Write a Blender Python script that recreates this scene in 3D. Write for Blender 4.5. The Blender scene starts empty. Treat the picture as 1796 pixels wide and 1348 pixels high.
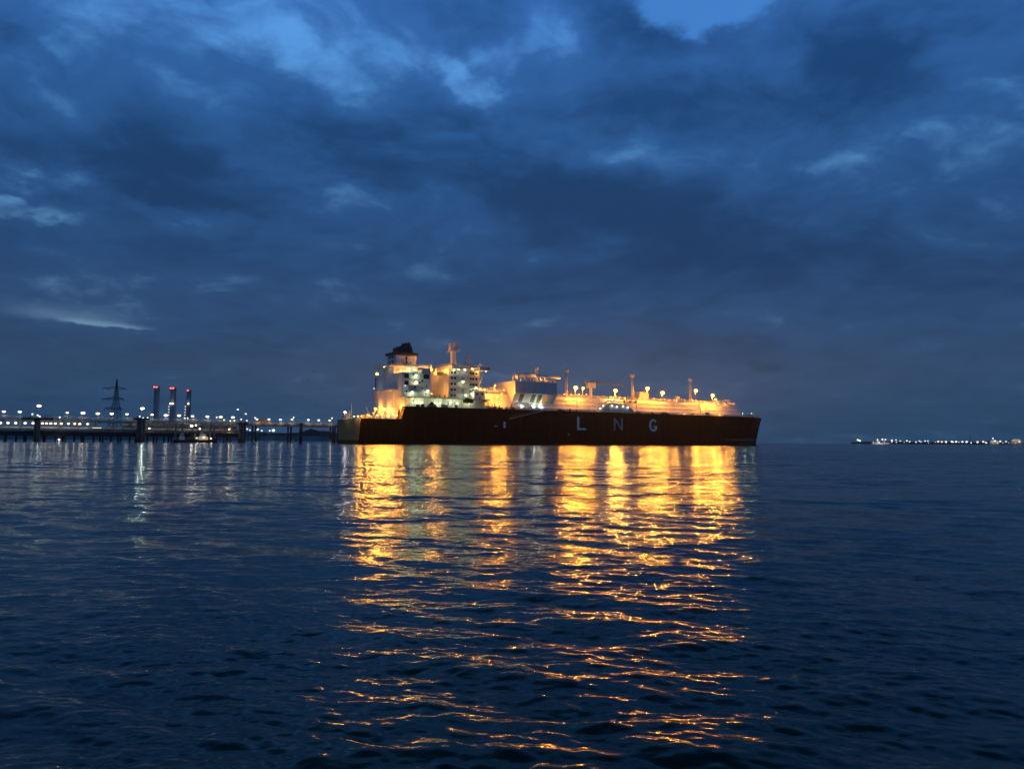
import bpy, bmesh, math, random
import numpy as np
from mathutils import Vector, Matrix

random.seed(7)
R = math.radians
scene = bpy.context.scene
C = scene.collection

# ------------------------------------------------------------------ camera
CAM = Vector((0, 0, 1.7))
F = 1357.0                      # focal length in pixels of a 1796 px wide frame
PITCH, ROLL = R(4.21), R(0.33)
cd = bpy.data.cameras.new('camera')
cam = bpy.data.objects.new('camera', cd)
C.objects.link(cam)
cd.sensor_fit = 'HORIZONTAL'
cd.sensor_width = 36
cd.lens = 36 * F / 1796
cd.clip_start, cd.clip_end = 0.1, 60000
CAMROT = Matrix.Rotation(R(90) + PITCH, 3, 'X') @ Matrix.Rotation(ROLL, 3, 'Z')
cam.matrix_world = Matrix.Translation(CAM) @ CAMROT.to_4x4()
scene.camera = cam
scene.view_settings.view_transform = 'Standard'
scene.view_settings.look = 'None'
scene.view_settings.exposure = 0
scene.cycles.use_denoising = True
scene.cycles.denoiser = 'OPENIMAGEDENOISE'
scene.cycles.use_light_tree = True
scene.cycles.max_bounces = 6
scene.cycles.diffuse_bounces = 2
scene.cycles.glossy_bounces = 3
scene.cycles.sample_clamp_indirect = 6
scene.cycles.sample_clamp_direct = 0


def ray(px, py):
    return CAMROT @ Vector(((px - 898) / F, -(py - 674) / F, -1))


def P(px, py, Y):
    d = ray(px, py)
    return CAM + d * (Y / d.y)


def azel(px, py):
    d = ray(px, py).normalized()
    return math.atan2(d.x, d.y), math.asin(d.z)


# ------------------------------------------------------------------ node helper
class G:
    """Small expression builder over a node tree."""
    def __init__(s, nt):
        s.nt = nt

    def new(s, t, **kw):
        n = s.nt.nodes.new(t)
        for k, v in kw.items():
            setattr(n, k, v)
        return n

    def put(s, sock, v):
        if hasattr(v, 'is_output'):
            s.nt.links.new(v, sock)
        else:
            sock.default_value = v

    def m(s, op, a, b=0.0, c=0.0, clamp=False):
        n = s.new('ShaderNodeMath', operation=op, use_clamp=clamp)
        s.put(n.inputs[0], a)
        s.put(n.inputs[1], b)
        s.put(n.inputs[2], c)
        return n.outputs[0]

    def v(s, op, a, b=(0, 0, 0)):
        n = s.new('ShaderNodeVectorMath', operation=op)
        s.put(n.inputs[0], a)
        s.put(n.inputs[1], b)
        return n.outputs[0]

    def scale(s, a, f):
        n = s.new('ShaderNodeVectorMath', operation='SCALE')
        s.put(n.inputs[0], a)
        s.put(n.inputs['Scale'], f)
        return n.outputs[0]

    def sep(s, a):
        n = s.new('ShaderNodeSeparateXYZ')
        s.put(n.inputs[0], a)
        return n.outputs

    def com(s, x, y, z):
        n = s.new('ShaderNodeCombineXYZ')
        for i, q in enumerate((x, y, z)):
            s.put(n.inputs[i], q)
        return n.outputs[0]

    def noise(s, vec, sc, det=4, rough=0.5, lac=2.0, dist=0.0):
        n = s.new('ShaderNodeTexNoise')
        s.put(n.inputs['Vector'], vec)
        n.inputs['Scale'].default_value = sc
        n.inputs['Detail'].default_value = det
        n.inputs['Roughness'].default_value = rough
        n.inputs['Lacunarity'].default_value = lac
        n.inputs['Distortion'].default_value = dist
        return n.outputs

    def mix(s, f, a, b, mode='MIX'):
        n = s.new('ShaderNodeMix', data_type='RGBA', blend_type=mode)
        s.put(n.inputs[0], f)
        s.put(n.inputs[6], a)
        s.put(n.inputs[7], b)
        return n.outputs[2]

    def ramp(s, f, stops, interp='LINEAR'):
        n = s.new('ShaderNodeValToRGB')
        s.put(n.inputs[0], f)
        cr = n.color_ramp
        cr.interpolation = interp
        while len(cr.elements) < len(stops):
            cr.elements.new(0.5)
        for e, (p, c) in zip(cr.elements, stops):
            e.position = p
            e.color = (*c, 1) if len(c) == 3 else c
        return n.outputs[0]

    def mr(s, x, a, b, c, d, smooth=True):
        n = s.new('ShaderNodeMapRange', interpolation_type='SMOOTHSTEP' if smooth else 'LINEAR')
        for i, q in enumerate((x, a, b, c, d)):
            s.put(n.inputs[i], q)
        return n.outputs[0]


def lin(r, g, b):
    f = lambda c: (c / 255 / 12.92) if c / 255 <= .04045 else ((c / 255 + .055) / 1.055) ** 2.4
    return (f(r), f(g), f(b))


# ------------------------------------------------------------------ sky
world = bpy.data.worlds.new('World')
scene.world = world
world.use_nodes = True
wt = world.node_tree
wt.nodes.clear()
g = G(wt)
D = g.new('ShaderNodeTexCoord').outputs['Generated']
dx, dy, dz = g.sep(D)
zc = g.m('MAXIMUM', dz, 0.0)
az = g.m('ARCTAN2', dx, dy)
el = g.m('ARCSINE', dz)
# flat cloud deck seen in perspective
den = g.m('ADD', zc, 0.22)
q = g.com(g.m('DIVIDE', dx, den), g.m('DIVIDE', dy, den), 0.0)
warp = g.noise(q, 1.7, 3, 0.55)[1]
qw = g.v('ADD', q, g.scale(g.v('SUBTRACT', warp, (0.5, 0.5, 0.5)), 0.36))
n1 = g.noise(g.v('ADD', qw, (3.1, 1.7, 0)), 1.9, 7, 0.52)[0]
n2 = g.noise(g.v('ADD', qw, (9.3, 4.4, 2.0)), 5.2, 8, 0.58)[0]
bil = g.m('ABSOLUTE', g.m('SUBTRACT', g.noise(g.v('ADD', qw, (5.3, 8.4, 1.0)), 3.4, 5, 0.55)[0], 0.5))   # billowed undersides
v = g.m('ADD', g.m('MULTIPLY', g.m('SUBTRACT', n1, 0.5), 1.25), g.m('MULTIPLY', g.m('SUBTRACT', n2, 0.5), 0.62))
v = g.m('ADD', v, g.m('MULTIPLY', g.m('SUBTRACT', bil, 0.09), 1.1))
bl2 = g.m('ABSOLUTE', g.m('SUBTRACT', g.noise(g.v('ADD', qw, (1.3, 2.4, 7.0)), 9.0, 6, 0.6)[0], 0.5))
v = g.m('ADD', v, g.m('MULTIPLY', g.m('SUBTRACT', bl2, 0.09), 0.45))
v = g.m('ADD', g.m('MULTIPLY', v, g.mr(el, 0.02, 0.3, 0.7, 1.0)), 0.43)
# the larger breaks and banks of this evening's deck, by azimuth and elevation
wv = g.noise(g.com(g.m('MULTIPLY', az, 9.0), g.m('MULTIPLY', el, 15.0), 0.0), 1.3, 8, 0.58)[1]
wv2 = g.scale(g.v('SUBTRACT', wv, (0.5, 0.5, 0.5)), 0.125)
wx, wy, wz = g.sep(wv2)
baz = g.m('ADD', az, wx)
bel = g.m('ADD', el, g.m('MULTIPLY', wy, 0.7))
BLOBS = [  # px, py, rx, ry, tilt(deg, down to the right), weight
    (250, 60, 520, 120, 0, .13), (560, 120, 120, 38, 25, .34), (815, 155, 64, 22, 38, .34), (885, 95, 44, 26, -20, .26),
    (965, 60, 50, 36, 40, .26), (1120, 250, 60, 26, -10, .2), (1590, 195, 50, 26, 20, .16), (600, 350, 120, 34, 0, .48), (105, 318, 66, 22, -10, .46), (25, 372, 90, 14, 0, .44),
    (300, 378, 140, 18, 4, .30), (700, 470, 160, 16, 8, .08), (430, 580, 60, 6, 0, .16), (480, 200, 70, 50, 40, .12), (420, 450, 260, 30, 12, .05), (1720, 380, 110, 80, -20, .22),
    (1210, 270, 200, 44, 5, .15), (1580, 200, 100, 45, 30, .08), (1010, 260, 90, 60, 20, .10), (1400, 390, 60, 12, 0, .12),
    (1730, 80, 160, 60, 20, .06), (1180, 120, 180, 36, 5, .12), (740, 90, 120, 40, 20, .04), (640, 40, 160, 40, 10, -.12),
    (350, 320, 240, 55, 0, -.26), (700, 250, 210, 85, 10, -.26), (1250, 195, 240, 50, 6, -.30), (1090, 60, 70, 70, 60, -.14),
    (1470, 70, 110, 80, 30, -.20), (1290, 390, 330, 90, 5, -.24), (930, 340, 170, 60, 10, -.22), (60, 230, 200, 100, 0, -.10),
    (820, 50, 90, 34, 20, -.12), (40, 85, 110, 16, 20, -.16), (1560, 460, 260, 60, 8, -.12), (1560, 150, 90, 40, 40, -.2),
    (350, 620, 420, 40, 0, -.06), (1050, 510, 260, 40, 0, -.12), (430, 130, 60, 50, 50, -.10),
    (1345, 643, 30, 9, -6, -.30), (1300, 607, 55, 7, 0, -.14), (1165, 622, 46, 8, 0, -.20),
]


def blob(px, py, rx, ry, tilt, ax=None, ay=None):
    a0, e0 = azel(px, py)
    ux = g.m('SUBTRACT', ax or baz, a0)
    uy = g.m('SUBTRACT', e0, ay or bel)
    c, s_ = math.cos(R(tilt)), math.sin(R(tilt))
    X = g.m('ADD', g.m('MULTIPLY', ux, c * F / rx), g.m('MULTIPLY', uy, s_ * F / rx))
    Y = g.m('ADD', g.m('MULTIPLY', ux, -s_ * F / ry), g.m('MULTIPLY', uy, c * F / ry))
    r2 = g.m('ADD', g.m('MULTIPLY', X, X), g.m('MULTIPLY', Y, Y))
    return g.m('DIVIDE', 1.0, g.m('ADD', 1.0, g.m('MULTIPLY', r2, r2)))


for b in BLOBS:
    v = g.m('ADD', v, g.m('MULTIPLY', blob(*b[:5]), b[5] * (0.85 if b[5] > 0 else 1.0)))
en = g.m('MULTIPLY', el, 2 / math.pi, clamp=True)      # 0 at the horizon, 1 overhead; the frame ends near 0.34
dark = g.ramp(en, [(0.0, lin(36, 58, 88)), (0.056, lin(42, 60, 90)), (0.14, lin(30, 56, 97)), (0.24, lin(27, 60, 106)), (0.34, lin(30, 68, 124)), (0.6, lin(16, 38, 66)), (1.0, lin(8, 22, 38))])
mid = g.ramp(en, [(0.0, lin(43, 73, 112)), (0.056, lin(50, 74, 111)), (0.14, lin(41, 74, 122)), (0.24, lin(43, 86, 146)), (0.34, lin(52, 100, 172)), (0.6, lin(27, 56, 94)), (1.0, lin(12, 30, 52))])
lite = g.ramp(en, [(0.0, lin(84, 112, 138)), (0.056, lin(96, 122, 148)), (0.14, lin(84, 126, 172)), (0.24, lin(82, 138, 200)), (0.34, lin(86, 148, 228)), (0.6, lin(42, 82, 134)), (1.0, lin(20, 44, 72))])
f1 = g.mr(v, -0.12, 0.58, 0, 1)
f2 = g.mr(v, 0.44, 0.90, 0, 1)
cloud = g.mix(f2, g.mix(f1, dark, mid), lite)
# clear evening sky (Nishita, sun just under the horizon) in the gaps
sky = g.new('ShaderNodeTexSky', sky_type='NISHITA')
sky.sun_disc = False
sky.sun_elevation = R(-3.0)
sky.sun_rotation = R(-40)
sky.altitude = 0
sky.ozone_density = 3.0
clear = g.mix(1.0, sky.outputs[0], (0.09, 0.09, 0.09, 1), 'MULTIPLY')
clear = g.mix(0.25, g.mix(g.mr(el, 0.0, 0.35, 0, 1), (*lin(150, 180, 196), 1), (*lin(74, 138, 226), 1)), clear)
gap = g.mr(blob(1235, -10, 135, 56, 0), 0.35, 0.8, 0, 0.95)
# low break on the left: bright along its ragged lower edge, fading upwards
rag = g.m('MULTIPLY', g.m('SUBTRACT', g.noise(g.com(g.m('MULTIPLY', az, 40.0), g.m('MULTIPLY', el, 60.0), 2.0), 1.0, 5, 0.6)[0], 0.5), 0.012)
a0, e0 = azel(180, 573)
t_ = g.m('DIVIDE', g.m('ADD', g.m('SUBTRACT', el, e0), g.m('ADD', rag, g.m('MULTIPLY', g.m('SUBTRACT', az, a0), 0.05))), 0.024)
lens = g.m('MULTIPLY', g.mr(t_, -0.12, 0.3, 0, 1), g.mr(t_, 0.12, 1.15, 1, 0))
core = g.m('MULTIPLY', g.mr(t_, 0.0, 0.1, 0, 1), g.mr(t_, 0.08, 0.34, 1, 0))
hx = g.mr(g.m('ABSOLUTE', g.m('SUBTRACT', az, azel(122, 560)[0])), 0.015, 0.088, 1, 0)
hc = g.mr(g.m('ABSOLUTE', g.m('SUBTRACT', az, azel(185, 568)[0])), 0.02, 0.06, 1, 0)
gap = g.m('MAXIMUM', gap, g.m('ADD', g.m('MULTIPLY', g.m('MULTIPLY', lens, hx), 0.36), g.m('MULTIPLY', g.m('MULTIPLY', core, hc), 0.55)))
cloud = g.mix(gap, cloud, clear)
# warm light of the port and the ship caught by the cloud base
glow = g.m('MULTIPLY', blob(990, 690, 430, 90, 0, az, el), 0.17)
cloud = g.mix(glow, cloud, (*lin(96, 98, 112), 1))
bg = g.new('ShaderNodeBackground')
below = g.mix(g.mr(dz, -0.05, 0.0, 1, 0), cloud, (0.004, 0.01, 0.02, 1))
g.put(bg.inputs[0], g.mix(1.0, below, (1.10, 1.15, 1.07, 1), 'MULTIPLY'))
bg.inputs[1].default_value = 1.0
out = g.new('ShaderNodeOutputWorld')
g.put(out.inputs[0], bg.outputs[0])


# ------------------------------------------------------------------ materials
MATS = {}


def mat(name, col, rough=0.5, metal=0.0, var=0.12, scale=0.6, emit=None, estr=0.0, spec=0.5):
    if name in MATS:
        return MATS[name]
    m = bpy.data.materials.new(name)
    m.use_nodes = True
    nt = m.node_tree
    b = nt.nodes['Principled BSDF']
    gg = G(nt)
    b.inputs['Roughness'].default_value = rough
    b.inputs['Metallic'].default_value = metal
    b.inputs['Specular IOR Level'].default_value = spec
    if emit:
        b.inputs['Base Color'].default_value = (*col, 1)
        b.inputs['Emission Color'].default_value = (*emit, 1)
        b.inputs['Emission Strength'].default_value = estr
        m.cycles.emission_sampling = 'NONE'
    else:
        tc = gg.new('ShaderNodeTexCoord').outputs['Object']
        st = gg.v('MULTIPLY', tc, (1.0, 1.0, 0.35))
        n = gg.noise(st, scale, 6, 0.62)[0]
        lo = tuple(c * (1 - 1.6 * var) for c in col)
        hi = tuple(min(1, c * (1 + var)) for c in col)
        gg.put(b.inputs['Base Color'], gg.ramp(n, [(0.32, lo), (0.62, hi)]))
        gg.put(b.inputs['Roughness'], gg.mr(n, 0.3, 0.7, min(1, rough + .1), max(0.05, rough - .08)))
    MATS[name] = m
    return m


white = mat('white_paint', (0.80, 0.74, 0.66), 0.45, var=0.08, scale=0.35)
cream = mat('cream_paint', (0.76, 0.72, 0.66), 0.5, var=0.08, scale=0.25)
grey = mat('grey_steel', (0.30, 0.31, 0.32), 0.5, var=0.2)
darkst = mat('dark_steel', (0.05, 0.05, 0.055), 0.5, var=0.3)
black = mat('black_paint', (0.018, 0.017, 0.017), 0.55, var=0.3)
winm = mat('window_glass', (0.012, 0.014, 0.018), 0.12, var=0.1)
deckm = mat('deck_paint', (0.16, 0.07, 0.045), 0.7, var=0.3)
concrete = mat('concrete', (0.27, 0.25, 0.22), 0.85, var=0.35, scale=0.3)
wetconc = mat('weathered_pile', (0.055, 0.05, 0.045), 0.8, var=0.4)
pipem = mat('pipe_lagging', (0.5, 0.44, 0.36), 0.5, var=0.25)
railm = mat('rail_paint', (0.6, 0.58, 0.52), 0.5, var=0.1)
bulb_o = mat('sodium_bulb', (1, .7, .3), emit=(1.0, 0.50, 0.07), estr=5.0)
bulb_w = mat('white_bulb', (1, 1, .9), emit=(0.80, 1.0, 0.60), estr=1.7)
bulb_c = mat('cool_bulb', (1, 1, 1), emit=(1.0, 1.0, 0.92), estr=1.9)
bulb_warm = mat('warm_bulb', (1, .9, .7), emit=(1.0, 0.80, 0.46), estr=1.7)
bulb_r = mat('red_bulb', (1, .2, .1), emit=(1.0, 0.10, 0.06), estr=5.0)


# ------------------------------------------------------------------ mesh helpers
class MB:
    def __init__(s):
        s.bm = bmesh.new()

    def hexa(s, pts):
        vs = [s.bm.verts.new(p) for p in pts]
        for f in ((0, 3, 2, 1), (4, 5, 6, 7), (0, 1, 5, 4), (1, 2, 6, 5), (2, 3, 7, 6), (3, 0, 4, 7)):
            s.bm.faces.new([vs[i] for i in f])
        return s

    def box(s, x0, x1, y0, y1, z0, z1):
        return s.hexa([(x0, y0, z0), (x1, y0, z0), (x1, y1, z0), (x0, y1, z0),
                       (x0, y0, z1), (x1, y0, z1), (x1, y1, z1), (x0, y1, z1)])

    def tube(s, a, b, r, r2=None, n=8, cap=True):
        a, b = Vector(a), Vector(b)
        r2 = r if r2 is None else r2
        d = (b - a).normalized()
        u = d.orthogonal().normalized()
        w = d.cross(u)
        A, B = [], []
        for i in range(n):
            t = 2 * math.pi * i / n
            o = u * math.cos(t) + w * math.sin(t)
            A.append(s.bm.verts.new(a + o * r))
            B.append(s.bm.verts.new(b + o * r2))
        for i in range(n):
            j = (i + 1) % n
            f = s.bm.faces.new((A[i], A[j], B[j], B[i]))
            f.smooth = True
        if cap:
            s.bm.faces.new(A[::-1])
            s.bm.faces.new(B)
        return s

    def path(s, pts, r, n=8):
        for a, b in zip(pts[:-1], pts[1:]):
            s.tube(a, b, r, n=n)
        for p in pts[1:-1]:
            s.ball(p, r * 1.02, r * 1.02, 1)
        return s

    def ball(s, c, rx, rz=None, sub=2, ry=None):
        rz = rx if rz is None else rz
        ry = rx if ry is None else ry
        m4 = Matrix.Translation(Vector(c)) @ Matrix.Diagonal((rx, ry, rz, 1))
        res = bmesh.ops.create_icosphere(s.bm, subdivisions=sub, radius=1, matrix=m4)
        for v_ in res['verts']:
            for f in v_.link_faces:
                f.smooth = True
        return s

    def prism(s, poly, axis, a, b):
        """poly: 2-D points; extruded along axis 0/1/2 from a to b."""
        def mk(p, q):
            if axis == 0:
                return (q, p[0], p[1])
            if axis == 1:
                return (p[0], q, p[1])
            return (p[0], p[1], q)
        A = [s.bm.verts.new(mk(p, a)) for p in poly]
        B = [s.bm.verts.new(mk(p, b)) for p in poly]
        n = len(poly)
        for i in range(n):
            j = (i + 1) % n
            s.bm.faces.new((A[i], A[j], B[j], B[i]))
        s.bm.faces.new(A[::-1])
        s.bm.faces.new(B)
        return s

    def lathe(s, prof, c=(0, 0, 0), n=14):
        rings = []
        for r, z in prof:
            rings.append([s.bm.verts.new((c[0] + r * math.cos(2 * math.pi * i / n), c[1] + r * math.sin(2 * math.pi * i / n), c[2] + z)) for i in range(n)])
        for A, B in zip(rings[:-1], rings[1:]):
            for i in range(n):
                j = (i + 1) % n
                f = s.bm.faces.new((A[i], A[j], B[j], B[i]))
                f.smooth = True
        s.bm.faces.new(rings[0][::-1])
        s.bm.faces.new(rings[-1])
        return s

    def build(s, name, material, parent=None, loc=None, bevel=0.0):
        bmesh.ops.recalc_face_normals(s.bm, faces=s.bm.faces[:])
        me = bpy.data.meshes.new(name)
        s.bm.to_mesh(me)
        s.bm.free()
        me.materials.append(material)
        o = bpy.data.objects.new(name, me)
        C.objects.link(o)
        if parent:
            o.parent = parent
        if loc is not None:
            o.location = loc
        if bevel:
            mo = o.modifiers.new('bevel', 'BEVEL')
            mo.width = bevel
            mo.segments = 2
            mo.limit_method = 'ANGLE'
        return o


def tag(o, label, cat, group=None, kind=None):
    o['label'] = label
    o['category'] = cat
    if group:
        o['group'] = group
    if kind:
        o['kind'] = kind
    return o


def empty(name, loc, rz=0.0):
    o = bpy.data.objects.new(name, None)
    C.objects.link(o)
    o.location = loc
    o.rotation_euler = (0, 0, rz)
    return o


def copy_tree(o, parent=None):
    c = o.copy()
    C.objects.link(c)
    if parent:
        c.parent = parent
    for ch in list(o.children):
        copy_tree(ch, c)
    return c


def light(loc, power, col, r=0.35, parent=None, name='lamp_light'):
    ld = bpy.data.lights.new(name, 'POINT')
    ld.energy = power
    ld.color = col
    ld.shadow_soft_size = r
    o = bpy.data.objects.new(name, ld)
    C.objects.link(o)
    o.location = loc
    if parent:
        o.parent = parent
    return o


def spot(loc, aim, power, col, r, parent, deg=150):
    ld = bpy.data.lights.new('added_streak_spot', 'SPOT')
    ld.energy = power
    ld.color = col
    ld.shadow_soft_size = r
    ld.spot_size = R(deg)
    ld.spot_blend = 0.6
    o = bpy.data.objects.new('added_streak_spot', ld)
    C.objects.link(o)
    o.location = loc
    o.rotation_euler = Vector(aim).to_track_quat('-Z', 'Y').to_euler()
    o.parent = parent
    return o


class Frame:
    """A standing frame (origin, heading): intersects a sight line with its vertical planes, giving local metres."""
    def __init__(s, ox, oy, ang):
        s.o = Vector((ox, oy, 0))
        s.ang = ang
        s.u = Vector((math.cos(ang), math.sin(ang), 0))
        s.n = Vector((-math.sin(ang), math.cos(ang), 0))

    def side(s, px, py, y):        # plane y = const -> (x, z)
        d = ray(px, py)
        k = ((s.o + s.n * y - CAM).dot(s.n)) / d.dot(s.n)
        p = CAM + d * k - s.o
        return p.dot(s.u), p.z

    def end(s, px, py, x):         # plane x = const -> (y, z)
        d = ray(px, py)
        k = ((s.o + s.u * x - CAM).dot(s.u)) / d.dot(s.u)
        p = CAM + d * k - s.o
        return p.dot(s.n), p.z


ORD = ('first second third fourth fifth sixth seventh eighth ninth tenth eleventh twelfth thirteenth fourteenth fifteenth sixteenth '
       'seventeenth eighteenth nineteenth twentieth twenty-first twenty-second twenty-third twenty-fourth twenty-fifth twenty-sixth '
       'twenty-seventh twenty-eighth twenty-ninth thirtieth').split()

# ------------------------------------------------------------------ water: one sheet from underfoot to the horizon
def make_water():
    rng = np.random.default_rng(5)
    # row positions: fine near the viewer, coarse far away
    ys = [2.6]
    while ys[-1] < 6500:
        y = ys[-1]
        ys.append(y + min(max(0.017, 0.0005 * y * y), 0.35 if y < 150 else 0.05 * y))
    ys = np.array(ys)
    back = -np.array([0, 2, 5, 10, 25, 60, 150, 400, 1000, 3500.0])[::-1]
    ys = np.concatenate([back, [1.2, 2.0], ys])
    uin = np.linspace(-0.82, 0.82, 1000)
    uo = 0.82 + np.array([0.01, 0.03, 0.07, 0.15, 0.3, 0.6, 1.0, 1.4])
    us = np.concatenate([-uo[::-1], uin, uo])
    W = np.sqrt(np.minimum(np.abs(ys), 3000.0) ** 2 + 6.0 ** 2)
    X = W[:, None] * us[None, :]
    Y = np.repeat(ys[:, None], len(us), 1)
    dyr = np.gradient(ys)[:, None]
    dxr = (W[:, None] * np.gradient(us)[None, :])
    Z = np.zeros_like(X)
    miss = np.zeros_like(X)
    comps = []
    # wind ripple and chop
    for i in range(130):
        lam = 0.10 * (1.5 / 0.10) ** (rng.random() ** 1.6)
        th = R(72) + rng.normal() * R(26)
        k = 2 * math.pi / lam
        slope = 0.0152 * (1.0 if lam < 0.5 else (0.5 / lam) ** 0.5)
        comps.append((k, th, slope / k, rng.random() * 6.28, lam))
    # trains of boat wash running out to the right
    for lam, th, sl in ((1.1, 47, 0.018), (0.85, 52, 0.018), (1.6, 45, 0.014), (2.4, 50, 0.010), (4.5, 60, 0.006), (0.95, 100, 0.010), (1.4, 115, 0.008)):
        k = 2 * math.pi / lam
        comps.append((k, R(th), sl / k, rng.random() * 6.28, lam))
    cal = 0.72 + 0.5 * (0.5 + 0.5 * np.sin(X * 0.21 + Y * 0.13 + 1.0) * np.sin(Y * 0.31 - X * 0.12 + 0.4))
    cal = np.where(Y > 120, 0.93, cal) * np.where(Y < 16, 1.12, 1.0)
    for k, th, a, ph, lam in comps:
        proj = np.maximum(dyr * abs(math.sin(th)), dxr * abs(math.cos(th)))
        att = np.clip((lam / proj - 2.5) / 3.0, 0, 1)
        A = a * cal if lam < 2.2 else a
        ph_ = k * (X * math.cos(th) + Y * math.sin(th)) + ph
        s_ = np.sin(ph_)
        Z += att * A * (s_ + 0.18 * np.cos(2 * ph_))
        miss += (1 - att ** 2) * (a * k) ** 2 / 2
    Z = np.where(Y < 0.5, 0, Z)
    nr, nc = X.shape
    verts = np.stack([X, Y, Z], -1).reshape(-1, 3).astype(np.float32)
    idx = np.arange(nr * nc).reshape(nr, nc)
    quads = np.stack([idx[:-1, :-1], idx[:-1, 1:], idx[1:, 1:], idx[1:, :-1]], -1).reshape(-1, 4).astype(np.int32)
    me = bpy.data.meshes.new('water')
    me.vertices.add(len(verts))
    me.vertices.foreach_set('co', verts.ravel())
    me.loops.add(quads.size)
    me.loops.foreach_set('vertex_index', quads.ravel())
    me.polygons.add(len(quads))
    me.polygons.foreach_set('loop_start', np.arange(0, quads.size, 4, dtype=np.int32))
    me.polygons.foreach_set('use_smooth', np.ones(len(quads), bool))
    me.update()
    at = me.attributes.new('unresolved', 'FLOAT', 'POINT')
    at.data.foreach_set('value', np.sqrt(miss).astype(np.float32).ravel())
    m = bpy.data.materials.new('sea_water')
    m.use_nodes = True
    nt = m.node_tree
    b = nt.nodes['Principled BSDF']
    w = G(nt)
    b.inputs['Base Color'].default_value = (0.002, 0.026, 0.026, 1)
    b.inputs['IOR'].default_value = 1.333
    b.inputs['Specular Tint'].default_value = (0.70, 0.97, 0.52, 1)
    b.inputs['Roughness'].default_value = 0.125
    geo = w.new('ShaderNodeNewGeometry')
    pos, nrm = geo.outputs['Position'], geo.outputs['Normal']

    def rot(p, deg, sx, sy):
        n = w.new('ShaderNodeMapping')
        w.put(n.inputs[0], p)
        n.inputs['Rotation'].default_value = (0, 0, R(deg))
        n.inputs['Scale'].default_value = (sx, sy, 1)
        return n.outputs[0]

    def slopes(deg, sx, sc, det, e):
        def h(off):
            return w.noise(rot(w.v('ADD', pos, off), deg, sx, 1.0), sc, det, 0.55)[0]
        h0 = h((0, 0, 0))
        return (w.m('DIVIDE', w.m('SUBTRACT', h((e, 0, 0)), h0), e), w.m('DIVIDE', w.m('SUBTRACT', h((0, e, 0)), h0), e))
    # ripples smaller than the sheet's own waves
    ax, ay = slopes(28, 0.55, 4.2, 2, 0.012)
    # rapid slopes standing for the waves the sheet no longer resolves far out
    un = w.new('ShaderNodeAttribute', attribute_name='unresolved').outputs['Fac']
    fx, fy, fz = w.sep(w.v('SUBTRACT', w.noise(rot(pos, 25, 0.6, 1.0), 0.5, 6, 0.8)[1], (0.5, 0.5, 0.5)))
    gust = w.noise(w.v('MULTIPLY', rot(pos, 12, 1.0, 1.0), (0.02, 0.075, 0.0)), 1.0, 6, 0.65)[0]
    un = w.m('MULTIPLY', un, w.mr(gust, .34, .66, .35, 1.5))
    bx_, by_ = slopes(-38, 0.7, 9.5, 2, 0.006)
    ax, ay = w.m('ADD', ax, w.m('MULTIPLY', bx_, 0.35)), w.m('ADD', ay, w.m('MULTIPLY', by_, 0.35))
    RS = 0.026
    sx = w.m('ADD', w.m('MULTIPLY', ax, RS), w.m('MULTIPLY', w.m('MULTIPLY', fx, un), 8.5))
    sy = w.m('ADD', w.m('MULTIPLY', ay, RS), w.m('MULTIPLY', w.m('MULTIPLY', fy, un), 12.5))
    nn = w.v('NORMALIZE', w.v('SUBTRACT', nrm, w.com(sx, sy, 0.0)))
    w.put(b.inputs['Normal'], nn)
    me.materials.append(m)
    o = bpy.data.objects.new('water', me)
    C.objects.link(o)
    o['kind'] = 'structure'
    o['label'] = 'dark blue choppy estuary water with orange lamp reflections'
    return o


make_water()

# ------------------------------------------------------------------ the gas tanker
SH = Frame(-81.6, 386.9, R(31.5))
ship = tag(empty('gas_tanker', SH.o, SH.ang), 'long dark hulled gas tanker with white upper works lit by orange deck lamps', 'ship')
S = SH.side
ZD = 18.7                                    # main deck above the water
SS, ZA = S(703, 733, -19.5)                  # aft mooring deck
S2, _ = S(713, 712, -21.5)
LEN, ZB = S(1335, 731, 0)
print('ship', SS, ZA, S2, LEN, ZB, 'mid deck z', S(1070, 722.9, -21.5), S(895, 717.5, -21.5), 'wl', S(713, 778.8, -21.5), S(1200, 780.5, -21.5))
ZA = 12.4


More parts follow.
